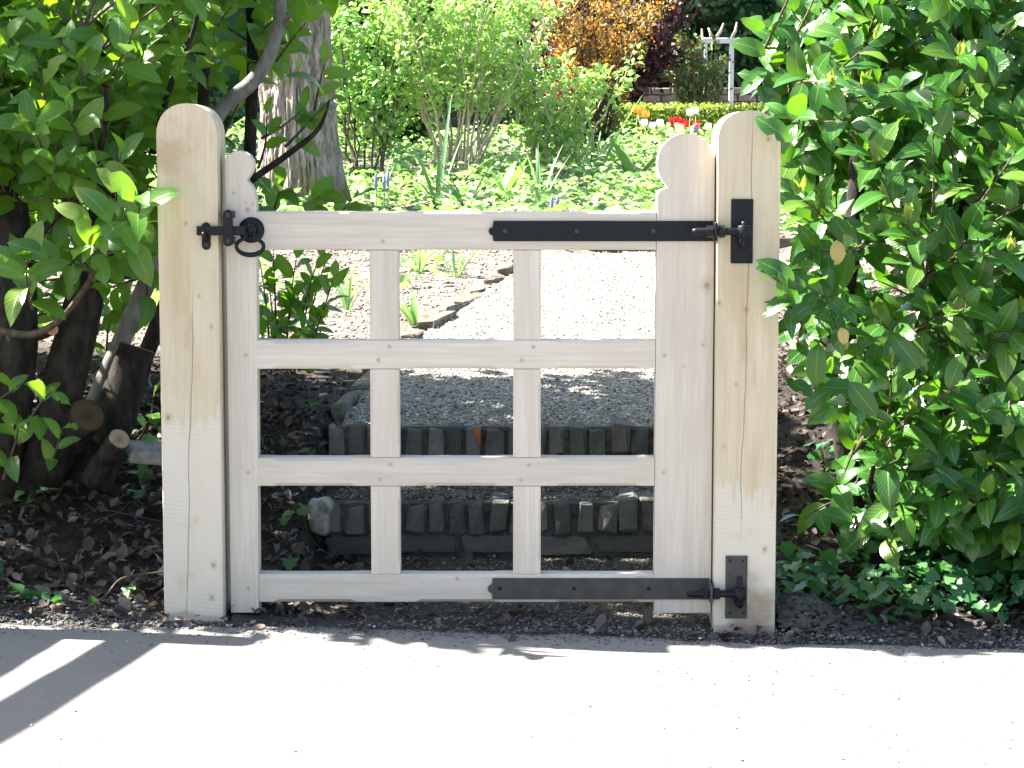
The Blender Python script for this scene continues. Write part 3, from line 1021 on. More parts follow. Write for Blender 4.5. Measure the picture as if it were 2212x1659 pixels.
def leaf_shape(width=0.2, bend=0.25, fold=0.25, wave=0.0, rows=7, power=0.9, petiole=0.06, twist=0.0, bite=()):
    vs, uv = [], []
    for i in range(rows + 1):
        t = i / rows
        ww = width * max(0.0, math.sin(math.pi * t ** power)) ** 0.66
        if i == 0:
            ww = 0.008
        if i == rows:
            ww = 0.002
        yy = petiole + (1 - petiole) * t
        z0 = -bend * yy * yy + 0.08 * math.sin(math.pi * t)
        for s, u in ((-1, 0.0), (0, 0.5), (1, 1.0)):
            w0_ = ww
            if (i, s) in bite:
                ww = ww * 0.45
            zz = z0 + fold * ww * abs(s) + wave * ww * math.sin(9 * t + s)
            a = twist * t
            vs.append((s * ww * math.cos(a), yy, zz + s * ww * math.sin(a)))
            uv.append((0.5 + (u - 0.5) * ww / max(w0_, 1e-6), t))
            ww = w0_
    fs = []
    for i in range(rows):
        for k in range(2):
            a = i * 3 + k
            fs.append((a, a + 1, a + 4, a + 3))
    return np.array(vs), np.array(fs), np.array(uv)


def poly_leaf(outline, fold=0.12):
    """flat lobed leaf as a fan round its base"""
    vs = [(0, 0.35, 0)] + [(x, y, fold * abs(x)) for x, y in outline]
    n = len(outline)
    fs = [(0, 1 + k, 1 + (k + 1) % n) for k in range(n)]
    uv = [(0.5 + v[0] * 0.5, v[1]) for v in vs]
    return np.array(vs, float), np.array(fs), np.array(uv)


def hash01(n, seed):
    return np.random.RandomState(seed).rand(n)


def scatter(name, shapes, pos, rot, size, mat, parent=None, seed=0, smooth=True, tag_kind=None, pick=None):
    """one mesh of many small pieces (each piece a copy of one of the shapes)"""
    pos, size = np.asarray(pos, float), np.asarray(size, float)
    if len(pos) == 0:
        return None
    base = np.array(origin_of(parent))
    n = len(pos)
    ch = np.arange(n) % len(shapes) if pick is None else pick
    rn = hash01(n, seed + 77)
    V, Fl, St, U, Rn = [], [], [], [], []
    off = 0
    for s, (v, f, uv) in enumerate(shapes):
        idx = np.where(ch == s)[0]
        if len(idx) == 0:
            continue
        sz = size[idx]
        sz = sz[:, None, None] if sz.ndim == 1 else sz[:, None, :]
        W = np.einsum('nij,nvj->nvi', rot[idx], v[None] * sz) + pos[idx][:, None] - base
        V.append(W.reshape(-1, 3))
        ff = f[None] + (off + np.arange(len(idx)) * len(v))[:, None, None]
        Fl.append(ff.reshape(-1, f.shape[1]))
        U.append(np.tile(uv[f].reshape(-1, 2), (len(idx), 1)))
        Rn.append(np.repeat(rn[idx], len(v)))
        off += len(idx) * len(v)
    V = np.concatenate(V)
    me = bpy.data.meshes.new(name)
    nl = sum(x.size for x in Fl)
    npoly = sum(len(x) for x in Fl)
    me.vertices.add(len(V))
    me.vertices.foreach_set('co', V.astype(np.float32).ravel())
    me.loops.add(nl)
    me.loops.foreach_set('vertex_index', np.concatenate([x.ravel() for x in Fl]).astype(np.int32))
    me.polygons.add(npoly)
    tot = np.concatenate([np.full(len(x), x.shape[1]) for x in Fl])
    me.polygons.foreach_set('loop_start', np.concatenate([[0], np.cumsum(tot)[:-1]]).astype(np.int32))
    me.polygons.foreach_set('loop_total', tot.astype(np.int32))
    me.polygons.foreach_set('use_smooth', np.full(npoly, smooth))
    me.update(calc_edges=True)
    ul = me.uv_layers.new(name='UVMap')
    ul.data.foreach_set('uv', np.concatenate(U).astype(np.float32).ravel())
    a = me.attributes.new('rnd', 'FLOAT', 'POINT')
    a.data.foreach_set('value', np.concatenate(Rn).astype(np.float32))
    me.materials.append(mat)
    o = link(name, me, None, parent)
    if tag_kind:
        o['kind'] = tag_kind
    return o


def shape_mesh(name, shape, mat):
    v, f, uv = shape
    me = bpy.data.meshes.new(name)
    me.from_pydata(v.tolist(), [], f.tolist())
    ul = me.uv_layers.new(name='UVMap')
    ul.data.foreach_set('uv', uv[f].reshape(-1, 2).astype(np.float32).ravel())
    me.polygons.foreach_set('use_smooth', [True] * len(me.polygons))
    me.materials.append(mat)
    return me


def unit(v):
    v = np.asarray(v, float)
    return v / np.maximum(np.linalg.norm(v, axis=-1, keepdims=True), 1e-9)


LAUREL = [leaf_shape(0.225, 0.14, 0.18), leaf_shape(0.245, 0.28, 0.12, 0.05, twist=0.2), leaf_shape(0.215, 0.03, 0.26, 0.06), leaf_shape(0.25, 0.34, 0.22, 0.04, twist=-0.25), leaf_shape(0.23, 0.18, 0.08, 0.1), leaf_shape(0.235, 0.2, 0.15, 0.06, rows=9, bite=((5, 1), (8, -1), (8, 1))), leaf_shape(0.22, 0.5, 0.35, 0.12, twist=0.5), leaf_shape(0.26, 0.1, 0.2, 0.05, rows=8, power=0.75), leaf_shape(0.23, 0.25, 0.2, 0.08, rows=9, power=1.1, bite=((4, -1), (7, 1)))]
SMALL = [leaf_shape(0.26, 0.15, 0.2, rows=3), leaf_shape(0.30, 0.3, 0.1, rows=3)]
TINY = [leaf_shape(0.30, 0.1, 0.2, rows=2)]
IVY = [poly_leaf([(0, -0.05), (0.28, -0.08), (0.50, 0.10), (0.34, 0.34), (0.46, 0.58), (0.20, 0.66), (0, 1.0), (-0.20, 0.66), (-0.46, 0.58), (-0.34, 0.34), (-0.50, 0.10), (-0.28, -0.08)], 0.12),
       poly_leaf([(0, 0), (0.26, -0.06), (0.42, 0.16), (0.26, 0.36), (0.34, 0.55), (0.16, 0.66), (0, 0.95), (-0.16, 0.66), (-0.40, 0.50), (-0.28, 0.34), (-0.44, 0.12), (-0.24, -0.06)], -0.15)]
ROCKS = []
for s in range(4):
    b = bmesh.new()
    bmesh.ops.create_icosphere(b, subdivisions=1, radius=0.5)
    r = random.Random(s)
    sc = (r.uniform(0.85, 1.2), r.uniform(0.7, 1.0), r.uniform(0.45, 0.75))
    for v in b.verts:
        k = r.uniform(0.75, 1.2)
        v.co = Vector((v.co.x * sc[0] * k, v.co.y * sc[1] * k, v.co.z * sc[2] * k))
    b.verts.ensure_lookup_table()
    ROCKS.append((np.array([tuple(v.co) for v in b.verts]), np.array([[v.index for v in f.verts] for f in b.faces]), np.zeros((len(b.verts), 2))))
    b.free()


def random_rot(n, rs):
    a = unit(rs.randn(n, 3))
    b = unit(rs.randn(n, 3))
    return rot_from(a, b)


# ------------------------------------------------------------------ laurel shrubs
def shoot(rs, node, tip, n_leaf, L, out, spread=1.0, droop=0.15, up=(0.0, -0.6, 0.75)):
    """a leafy twig from node to tip: path points, leaf positions, axes, normals, sizes"""
    node, tip = np.array(node, float), np.array(tip, float)
    mid = (node + tip) / 2 + np.array([0, 0, 0.06 * np.linalg.norm(tip - node)]) + rs.randn(3) * 0.02
    ts = np.linspace(0, 1, 7)[:, None]
    path = node * (1 - ts) ** 2 + 2 * mid * ts * (1 - ts) + tip * ts ** 2
    total = np.linalg.norm(np.diff(path, axis=0), axis=1).sum()
    leafy = min(0.85, 0.30 / max(total, 0.05))
    pos, ax, nr, sz = [], [], [], []
    ang = rs.rand() * 6.28
    for k in range(n_leaf):
        t = 1 - leafy * (1 - k / max(1, n_leaf - 1))
        p = node * (1 - t) ** 2 + 2 * mid * t * (1 - t) + tip * t * t
        d = unit(2 * (1 - t) * (mid - node) + 2 * t * (tip - mid))
        u = unit(np.cross(d, [0.2, 0.3, 0.93]))
        v = np.cross(d, u)
        ang += 2.4 + rs.uniform(-0.3, 0.3)
        rad = u * math.cos(ang) + v * math.sin(ang)
        th = (0.45 + 0.65 * (1 - k / n_leaf)) * spread + rs.uniform(-0.15, 0.15)
        a = d * math.cos(th) + rad * math.sin(th) + np.array([0, 0, -droop * (1 - k / n_leaf)])
        a = unit(a + rs.randn(3) * 0.08)
        nn = unit(np.array(up) + 0.45 * d + 0.35 * rs.randn(3) + 0.3 * np.array(out))
        pos.append(p)
        ax.append(a)
        nr.append(nn)
        sz.append(L * rs.uniform(0.75, 1.15) * (1 - 0.25 * (k == n_leaf - 1)))
    return path, pos, ax, nr, sz


class Foliage:
    def __init__(self):
        self.pos, self.ax, self.nr, self.sz, self.paths = [], [], [], [], []

    def add(self, res):
        p, a, b, c, d = res
        self.paths.append(p)
        self.pos += a
        self.ax += b
        self.nr += c
        self.sz += d

    def leaf(self, p, a, n, s):
        self.pos.append(np.array(p, float))
        self.ax.append(unit(a))
        self.nr.append(unit(n))
        self.sz.append(s)

    def build(self, parent, mat, twig, seed, singles=300, wscale=None, wr=0.0035):
        pos, ax, nr, sz = map(np.array, (self.pos, self.ax, self.nr, self.sz))
        rot = rot_from(ax, nr)
        n = len(pos)
        rs = np.random.RandomState(seed)
        pick = rs.randint(0, len(LAUREL), n)
        ctr = pos + ax * sz[:, None] * 0.5
        # the leaves that show largest: nearest per screen cell, ranked by projected area
        px, py, dep = project(ctr)
        inside = (px > -20) & (px < PW + 20) & (py > -20) & (py < PH + 20)
        view = unit(ctr - np.array([0, CAM_Y, CAM_Z]))
        face = np.abs((rot[:, :, 2] * view).sum(1)) + 0.15
        area = (sz / dep) ** 2 * face
        cell = (px // 26).astype(int) * 1000 + (py // 26).astype(int)
        order = np.lexsort((dep, cell))
        first = np.zeros(n, bool)
        last = None
        for i in order:
            if inside[i] and cell[i] != last:
                first[i] = True
                last = cell[i]
        cand = np.where(first)[0]
        cand = cand[np.argsort(-area[cand])][:singles]
        solo = np.zeros(n, bool)
        solo[cand] = True
        meshes = [shape_mesh('leaf', s, mat) for s in LAUREL]
        base = np.array(origin_of(parent))
        for i in cand:
            o = bpy.data.objects.new('leaf', meshes[pick[i]])
            COL.objects.link(o)
            o.parent = parent
            M4 = Matrix.Identity(4)
            for a in range(3):
                for b in range(3):
                    M4[a][b] = rot[i, a, b] * sz[i]
                M4[a][3] = pos[i, a] - base[a]
            o.matrix_local = M4
        k = ~solo
        scatter('foliage', LAUREL, pos[k], rot[k], sz[k], mat, parent, seed, tag_kind='stuff', pick=pick[k])
        vs, fs = [], []
        for p in self.paths:
            a, b = tube_vf(p, lerp_list([wr * 1.5, wr, wr * 0.55], len(p)), 5, v0=len(vs), cap=False)
            vs += a
            fs += b
        if vs:
            o = obj('twigs', vs, fs, twig, parent, True)
            o['kind'] = 'stuff'


def in_poly(x, y, poly):
    c = False
    n = len(poly)
    for i in range(n):
        x1, y1 = poly[i]
        x2, y2 = poly[(i + 1) % n]
        if (y1 > y) != (y2 > y) and x < (x2 - x1) * (y - y1) / (y2 - y1) + x1:
            c = not c
    return c


def sample_poly(rs, poly):
    xs_ = [p[0] for p in poly]
    ys_ = [p[1] for p in poly]
    while True:
        x, y = rs.uniform(min(xs_), max(xs_)), rs.uniform(min(ys_), max(ys_))
        if in_poly(x, y, poly):
            return x, y


def nearest(nodes, p):
    return min(nodes, key=lambda q: (Vector(q) - Vector(p)).length)


# ---- left shrub
ls_base = Vector((-1.25, 0.9, float(gz(-1.25, 0.9))))
shrub_l = empty('laurel_shrub', ls_base, 'big cherry laurel shrub with grey trunks and sawn stumps, left of the gate', 'shrub')
rngb = random.Random(21)
nodes = []


def limb(name, pts, radii, mat, parent, n=10, k=4, rough=0.05, cut=False, cutmat=M_cut):
    P = smooth_path([at(*p) for p in pts], k)
    rr = lerp_list(radii, len(P))
    o = tube(name, P, rr, mat, parent, n, rough, rngb)
    nodes.extend([tuple(p) for p in P[len(P) // 3:]])
    if cut:
        d = (P[-1] - P[-2]).normalized()
        c0 = P[-1] + d * 0.0005
        vs, fs = tube_vf([c0 - c0, d * 0.0015, d * 0.003, d * 0.0035], [rr[-1] * 1.0, rr[-1] * 0.97, rr[-1] * 0.90, rr[-1] * 0.5], 18, 0.04, rngb)
        me = bpy.data.meshes.new('cut_face')
        me.from_pydata([tuple(v) for v in vs], [], fs)
        link('cut_face', me, cutmat, o, c0 - origin_of(o))
    return o


limb('trunk', [(140, 1040, 0.85), (215, 850, 0.85), (300, 650, 0.85), (395, 430, 0.88), (470, 250, 0.9), (552, 170, 0.9), (592, 90, 0.9), (606, 0, 0.9), (600, -140, 0.95)], [0.034, 0.033, 0.030, 0.027, 0.026, 0.024, 0.022, 0.020, 0.016], M_bark_grey, shrub_l, 12)
limb('trunk', [(215, 1020, 1.05), (285, 840, 1.05), (345, 690, 1.1), (420, 480, 1.2), (440, 200, 1.3), (430, -60, 1.4)], [0.032, 0.030, 0.028, 0.026, 0.02, 0.015], M_bark_dark, shrub_l, 10)
limb('stump', [(190, 1050, 0.75), (238, 930, 0.8), (295, 752, 0.85)], [0.075, 0.068, 0.062], M_bark_dark, shrub_l, 14, cut=True)
limb('trunk', [(85, 1040, 0.65), (135, 840, 0.65), (185, 640, 0.68), (232, 440, 0.72), (262, 330, 0.72), (281, 268, 0.68)], [0.072, 0.066, 0.060, 0.05, 0.042, 0.034], M_bark_dark, shrub_l, 14, cut=True)
limb('trunk', [(232, 440, 0.76), (272, 300, 0.95), (297, 160, 1.05), (302, 60, 1.05), (296, -120, 1.1)], [0.045, 0.042, 0.040, 0.036, 0.028], M_bark_grey, shrub_l, 12)
limb('trunk', [(-20, 1060, 0.6), (22, 850, 0.6), (38, 640, 0.62), (18, 430, 0.65), (-20, 220, 0.7), (-60, -60, 0.8)], [0.075, 0.07, 0.062, 0.056, 0.05, 0.035], M_bark_dark, shrub_l, 12)
limb('cut_branch', [(60, 730, 0.62), (95, 718, 0.55), (113, 712, 0.48)], [0.020, 0.019, 0.018], M_bark_dark, shrub_l, 10, cut=True)
limb('stump', [(120, 1010, 0.78), (150, 950, 0.70), (188, 897, 0.58)], [0.062, 0.060, 0.056], M_bark_dark, shrub_l, 14, cut=True, cutmat=cut_material('old_cut_wood', (0.085, 0.055, 0.036), (0.05, 0.032, 0.022), (0.06, 0.03, 0.02), 0.056))
limb('stump', [(196, 1040, 0.62), (225, 995, 0.58), (258, 948, 0.50)], [0.036, 0.035, 0.034], M_bark_dark, shrub_l, 14, cut=True, cutmat=cut_material('fresh_cut_wood', (0.33, 0.25, 0.17), (0.24, 0.165, 0.11), (0.22, 0.10, 0.06), 0.034))
limb('trunk', [(520, 1060, 1.5), (532, 700, 1.5), (540, 330, 1.5), (546, 150, 1.5), (540, -60, 1.5)], [0.026, 0.024, 0.022, 0.021, 0.018], M_bark_dark, shrub_l, 10)
limb('branch', [(440, 470, 1.1), (545, 388, 1.0), (640, 320, 0.95), (690, 275, 0.95), (712, 215, 0.95)], [0.014, 0.012, 0.0095, 0.007, 0.003], M_bark_dark, shrub_l, 8)
limb('branch', [(330, 330, 0.9), (370, 180, 0.8), (420, 60, 0.8), (440, -80, 0.8)], [0.012, 0.01, 0.008, 0.006], M_bark_dark, shrub_l, 8)
limb('branch', [(30, 560, 0.55), (120, 470, 0.45), (200, 380, 0.35), (230, 200, 0.35), (180, 60, 0.4)], [0.016, 0.013, 0.011, 0.009, 0.005], M_bark_dark, shrub_l, 8)
limb('branch', [(0, 715, 0.45), (70, 722, 0.40), (130, 690, 0.35), (185, 620, 0.28), (215, 560, 0.20)], [0.012, 0.011, 0.010, 0.009, 0.006], M_twig, shrub_l, 8)
limb('branch', [(590, 90, 0.92), (610, 60, 0.9), (640, 10, 0.8), (660, -40, 0.8)], [0.010, 0.008, 0.006, 0.004], M_bark_grey, shrub_l, 8)
limb('branch', [(250, 800, 1.3), (340, 590, 1.4), (420, 430, 1.5), (480, 300, 1.6)], [0.014, 0.012, 0.010, 0.006], M_bark_dark, shrub_l, 8)
# unseen limbs added left of the frame are placed back from their shadows
SH = lambda x, y, z: Vector((x, y, 0)) + Vector((-LIGHT.x / -LIGHT.z, -LIGHT.y / -LIGHT.z, 1)) * z


def world_limb(name, P, radii, mat, parent, n=10):
    P = smooth_path(P, 4)
    return tube(name, P, lerp_list(radii, len(P)), mat, parent, n, 0.04, rngb)


rs = np.random.RandomState(4)
FL = Foliage()
regA = [(-160, -120), (330, -120), (345, 170), (300, 300), (250, 360), (-160, 380)]
regB = [(330, -120), (640, -120), (660, 60), (600, 120), (470, 150), (345, 230)]
regC = [(-140, 420), (250, 430), (330, 520), (320, 620), (60, 640), (-140, 560)]
for k in range(125):
    x, y = sample_poly(rs, regA)
    tip = at(x, y, rs.uniform(0.05, 1.3))
    nd = Vector(nearest(nodes, tip + Vector((-0.1, 0.25, -0.2))))
    nd = nd if (nd - tip).length < 0.75 else tip + (nd - tip).normalized() * 0.75
    FL.add(shoot(rs, nd, tip, rs.randint(6, 11), 0.128, (0.2, -0.8, 0.2)))
for k in range(26):
    x, y = sample_poly(rs, regB)
    tip = at(x, y, rs.uniform(1.1, 1.9) if x > 420 else rs.uniform(0.5, 1.7))
    nd = Vector(nearest(nodes, tip + Vector((0, 0.1, -0.1))))
    nd = nd if (nd - tip).length < 0.6 else tip + (nd - tip).normalized() * 0.6
    FL.add(shoot(rs, nd, tip, rs.randint(5, 9), 0.122, (0.3, -0.6, 0.2)))
for k in range(13):
    x, y = sample_poly(rs, regC)
    tip = at(x, y, rs.uniform(0.1, 0.8))
    nd = Vector(nearest(nodes, tip))
    FL.add(shoot(rs, nd, tip, rs.randint(5, 8), 0.115, (0.2, -0.7, 0.1)))
# clusters that can be picked out one by one
for (x, y, Y), n_, L in (((300, 425, -0.12), 9, 0.128), ((215, 520, -0.02), 8, 0.125), ((60, 560, 0.05), 8, 0.128), ((120, 350, 0.15), 8, 0.11), ((262, 330, 0.1), 6, 0.11),
                         ((660, 50, 0.85), 5, 0.10), ((700, 140, 0.9), 5, 0.105), ((712, 215, 0.92), 6, 0.105), ((655, 235, 0.95), 4, 0.10),
                         ((610, 400, 1.1), 7, 0.11), ((690, 425, 1.2), 7, 0.12), ((760, 430, 1.3), 6, 0.11), ((560, 415, 1.2), 5, 0.10), ((575, 250, 1.2), 5, 0.10),
                         ((45, 830, 0.35), 6, 0.11), ((110, 850, 0.3), 5, 0.11), ((135, 925, 0.3), 5, 0.10), ((40, 920, 0.3), 5, 0.10), ((330, 860, 0.9), 4, 0.10), ((320, 560, 0.6), 6, 0.11), ((290, 640, 1.3), 6, 0.10), ((260, 480, 1.2), 7, 0.11), ((330, 470, 1.4), 7, 0.11), ((175, 700, 1.4), 6, 0.1), ((240, 690, 1.5), 6, 0.1)):
    tip = at(x, y, Y)
    nd = tip + Vector((rs.uniform(-0.16, -0.02), rs.uniform(0.08, 0.22), rs.uniform(-0.22, -0.05)))
    FL.add(shoot(rs, nd, tip, n_, L, (0.2, -0.7, 0.2), 1.1))
for (bx, by_), (tx_, ty_), Y in (((318, 441), (385, 412), -0.13), ((300, 440), (243, 384), -0.10), ((242, 486), (186, 398), -0.06), ((200, 478), (122, 440), -0.02), ((262, 482), (296, 548), -0.06), ((228, 505), (178, 566), -0.02), ((300, 450), (325, 520), 0.0), ((110, 560), (20, 520), 0.05), ((60, 600), (-30, 560), 0.05)):
    b_, t_ = at(bx, by_, Y), at(tx_, ty_, Y - 0.02)
    FL.leaf(b_, np.array(t_ - b_), (rs.randn() * 0.25, -0.8, 0.5), min(0.135, (t_ - b_).length * 1.03))
# crown above the frame and beyond its left edge
for k in range(560):
    X = rs.uniform(-3.3, -0.6)
    Yc = rs.uniform(0.15, 2.95)
    top = float(np.interp(X, [-3.3, -2.0, -1.2, -0.6], [3.5, 3.3, 2.75, 2.2]))
    lo = float(np.interp(X, [-3.3, -1.75, -1.45, -0.6], [0.7, 0.9, 1.9, 1.85]))
    z_ = rs.uniform(lo, top)
    Yc += 0.12 * max(0.0, z_ - 2.0)
    tip = Vector((X, Yc, z_))
    nd = Vector(nearest(nodes, tip))
    nd = nd if (nd - tip).length < 0.6 else tip + (nd - tip).normalized() * 0.6
    FL.add(shoot(rs, nd, tip, rs.randint(7, 12), 0.13, (0.2, -0.2, 0.5), up=(-0.2, 0, 1)))
for k in range(60):
    tip = Vector((rs.uniform(-2.7, -1.35), rs.uniform(1.3, 2.9), rs.uniform(0.5, 1.9)))
    nd = Vector(nearest(nodes, tip))
    nd = nd if (nd - tip).length < 0.6 else tip + (nd - tip).normalized() * 0.6
    FL.add(shoot(rs, nd, tip, rs.randint(7, 11), 0.12, (0.2, -0.4, 0.3)))
for k in range(46):
    tip = Vector((rs.uniform(-2.0, -1.15), rs.uniform(1.65, 2.7), rs.uniform(1.35, 2.3)))
    nd = Vector(nearest(nodes, tip))
    nd = nd if (nd - tip).length < 0.5 else tip + (nd - tip).normalized() * 0.5
    FL.add(shoot(rs, nd, tip, rs.randint(8, 12), 0.13, (0.2, -0.3, 0.4), up=(-0.3, 0, 1)))
FL.build(shrub_l, M_laurel_dark, M_twig, 5)

# young laurel seen through the first pane of the gate
sap = empty('laurel_sapling', at(640, 760, 1.75), 'small dark laurel sapling seen through the upper left pane of the gate', 'shrub')
FS = Foliage()
for (x, y, Y) in ((590, 545, 1.7), (640, 560, 1.7), (690, 555, 1.6), (720, 600, 1.6), (580, 610, 1.8), (630, 640, 1.7), (670, 620, 1.7), (600, 690, 1.7), (650, 710, 1.6), (690, 690, 1.7), (565, 720, 1.8), (560, 560, 1.9), (710, 545, 1.8)):
    tip = at(x, y, Y)
    root = at(600 + 0.4 * (x - 600), 800, Y + 0.1)
    FS.add(shoot(rs, root, tip, rs.randint(6, 9), 0.10, (0.2, -0.4, 0.2)))
FS.build(sap, M_laurel_dark, M_twig, 6, singles=120)

# ---- right shrub
rs_base = Vector((1.55, 0.75, float(gz(1.55, 0.75))))
shrub_r = empty('laurel_shrub', rs_base, 'dense glossy laurel shrub with pale new shoots, right of the hinge post', 'shrub')
nodes = []
limb('trunk', [(1850, 1230, 0.75), (1830, 1000, 0.75), (1800, 760, 0.75), (1786, 600, 0.78), (1770, 470, 0.8), (1740, 330, 0.9)], [0.042, 0.038, 0.034, 0.03, 0.026, 0.018], M_bark_dark, shrub_r, 12)
limb('trunk', [(1800, 760, 0.75), (1835, 560, 0.75), (1850, 400, 0.8), (1860, 200, 0.85), (1840, -60, 0.9)], [0.034, 0.032, 0.028, 0.022, 0.016], M_bark_dark, shrub_r, 12)
limb('trunk', [(2010, 1260, 0.8), (2020, 1000, 0.7), (2060, 700, 0.65), (2080, 400, 0.65), (2060, 100, 0.7), (2080, -120, 0.7)], [0.04, 0.036, 0.03, 0.026, 0.02, 0.014], M_bark_dark, shrub_r, 12)
limb('trunk', [(2180, 1260, 0.8), (2200, 950, 0.7), (2240, 600, 0.7), (2260, 200, 0.7)], [0.04, 0.034, 0.028, 0.02], M_bark_dark, shrub_r, 12)
limb('branch', [(1830, 1000, 0.72), (1900, 900, 0.55), (1960, 760, 0.4), (2000, 600, 0.35)], [0.014, 0.012, 0.010, 0.006], M_twig, shrub_r, 8)
limb('branch', [(1850, 1230, 0.72), (1790, 1120, 0.5), (1745, 1060, 0.4)], [0.012, 0.010, 0.006], M_bark_dark, shrub_r, 8)
limb('branch', [(2000, 1250, 0.72), (1930, 1130, 0.45), (1880, 1060, 0.3), (1900, 960, 0.2)], [0.012, 0.011, 0.009, 0.006], M_bark_dark, shrub_r, 8)
limb('branch', [(1770, 470, 0.78), (1730, 330, 0.6), (1700, 200, 0.5), (1650, 110, 0.45)], [0.012, 0.010, 0.008, 0.005], M_twig, shrub_r, 8)
limb('branch', [(1700, 560, 0.9), (1790, 575, 0.75), (1850, 560, 0.6)], [0.008, 0.008, 0.008], M_twig, shrub_r, 8)
FR = Foliage()
FY = []
main = [(1740, -120), (2420, -120), (2420, 1150), (2010, 1140), (1880, 1010), (1760, 820), (1712, 700), (1712, 300), (1720, 100)]
for k in range(275):
    x, y = sample_poly(rs, main)
    dep = rs.uniform(0.0, 1.1) + (0.12 if y > 900 else 0)
    tip = at(x, y, dep)
    nd = Vector(nearest(nodes, tip + Vector((0.0, 0.2, -0.15))))
    nd = nd if (nd - tip).length < 0.55 else tip + (nd - tip).normalized() * 0.55
    FR.add(shoot(rs, nd, tip, rs.randint(6, 11), 0.124, (-0.3, -0.8, 0.2), up=(-0.2, -0.6, 0.75)))
    if dep < 0.45 and rs.rand() < 0.5:
        FY.append((tip, unit(np.array(tip - nd) + [0, 0, 0.3])))
for k in range(150):
    x, y = sample_poly(rs, [(1735, -120), (2420, -120), (2420, 1120), (1960, 1080), (1840, 760), (1735, 640)])
    tip = at(x, y, rs.uniform(0.9, 1.7))
    FR.add(shoot(rs, tip + Vector((rs.uniform(-0.05, 0.2), rs.uniform(0.05, 0.25), rs.uniform(-0.3, -0.1))), tip, rs.randint(7, 11), 0.125, (-0.3, -0.8, 0.2)))
for k in range(46):
    x, y = sample_poly(rs, [(1880, 900), (2320, 850), (2320, 1210), (2010, 1190), (1900, 1080)])
    tip = at(x, y, rs.uniform(0.05, 0.6))
    FR.add(shoot(rs, tip + Vector((rs.uniform(-0.05, 0.15), rs.uniform(0.1, 0.25), rs.uniform(-0.2, 0.1))), tip, rs.randint(6, 10), 0.12, (-0.3, -0.8, 0.2)))
for (x, y, Y), n_, L in (((1655, 60, 0.42), 6, 0.12), ((1680, 150, 0.42), 7, 0.13), ((1695, 205, 0.40), 6, 0.125), ((1710, 20, 0.45), 6, 0.11), ((1700, 255, -0.10), 4, 0.11),
                         ((1675, 600, -0.13), 7, 0.105), ((1690, 660, -0.12), 7, 0.11), ((1745, 620, -0.10), 8, 0.115), ((1800, 690, -0.05), 7, 0.11), ((1760, 540, 0.0), 7, 0.11),
                         ((1760, 860, 0.1), 4, 0.12), ((1850, 850, 0.05), 6, 0.13), ((1800, 1050, 0.1), 5, 0.12), ((1740, 1120, 0.2), 5, 0.11), ((1830, 1130, 0.1), 6, 0.11), ((1920, 1100, 0.1), 6, 0.12), ((2020, 1080, 0.1), 7, 0.12), ((2130, 1070, 0.05), 7, 0.12), ((1905, 1010, 0.1), 6, 0.12)):
    tip = at(x, y, Y)
    nd = tip + Vector((rs.uniform(0.04, 0.18), rs.uniform(0.1, 0.25), rs.uniform(-0.12, 0.02)))
    FR.add(shoot(rs, nd, tip, n_, L, (-0.4, -0.6, 0.2), 1.1, up=(-0.2, -0.5, 0.8)))
for k in range(90):
    tip = Vector((rs.uniform(0.95, 2.9), rs.uniform(0.35, 1.9), rs.uniform(1.3, 2.1)))
    nd = Vector(nearest(nodes, tip))
    nd = nd if (nd - tip).length < 0.5 else tip + (nd - tip).normalized() * 0.5
    FR.add(shoot(rs, nd, tip, rs.randint(6, 10), 0.115, (-0.3, -0.3, 0.4)))
for (bx, by_), (tx_, ty_), Y in (((1712, 310), (1640, 252), -0.11), ((1722, 618), (1642, 560), -0.12), ((1715, 640), (1650, 680), -0.12), ((1760, 655), (1700, 690), -0.10), ((1800, 840), (1735, 880), 0.0), ((1830, 820), (1900, 905), 0.0), ((1660, 120), (1588, 85), 0.40), ((1690, 190), (1582, 140), 0.40), ((1660, 150), (1600, 205), 0.40), ((1690, 235), (1640, 190), 0.38), ((1770, 735), (1755, 870), 0.02), ((1990, 800), (1910, 700), 0.0)):
    b_, t_ = at(bx, by_, Y), at(tx_, ty_, Y - 0.02)
    FR.leaf(b_, np.array(t_ - b_), (rs.randn() * 0.25 - 0.2, -0.8, 0.5), min(0.135, (t_ - b_).length * 1.03))
FR.build(shrub_r, M_laurel, M_twig, 7)
NEWLEAF = [leaf_shape(0.15, -0.05, 0.5, rows=4)]
for q, (tip, d) in enumerate(FY):
    m_ = rs.randint(4, 7)
    ya = unit(np.array(d) + [0, 0, 0.5] + rs.randn(m_, 3) * 0.28)
    yn = np.stack([rs.randn(m_) * 0.6, -np.ones(m_), np.full(m_, 0.3)], 1)
    scatter('new_shoot', NEWLEAF, np.tile(np.array(tip), (m_, 1)), rot_from(ya, yn), rs.uniform(0.035, 0.065, m_), M_young, shrub_r, 300 + q)
for (x, y, Y), a, L in (((1815, 705, -0.05), (0.3, 0, -1), 0.055), ((1806, 515, 0.0), (0.1, 0, -1), 0.075), ((1835, 735, -0.03), (-0.7, 0, -0.5), 0.05), ((1960, 690, 0.3), (0.3, 0, -1), 0.05)):
    me = shape_mesh('leaf', leaf_shape(0.30, 0.1, 0.15, 0.1), M_yellow)
    o = link('yellow_leaf', me, None, shrub_r, at(x, y, Y) - rs_base)
    rr_ = rot_from(np.array([unit(a)]), np.array([[0.1, -1, 0.3]]))[0]
    o.rotation_euler = Matrix([list(r) for r in rr_]).to_euler()
    o.scale = (L, L, L)

# ------------------------------------------------------------------ unseen limbs added out of frame, shaped by the road shadows they cast
shrub_s = shrub_l


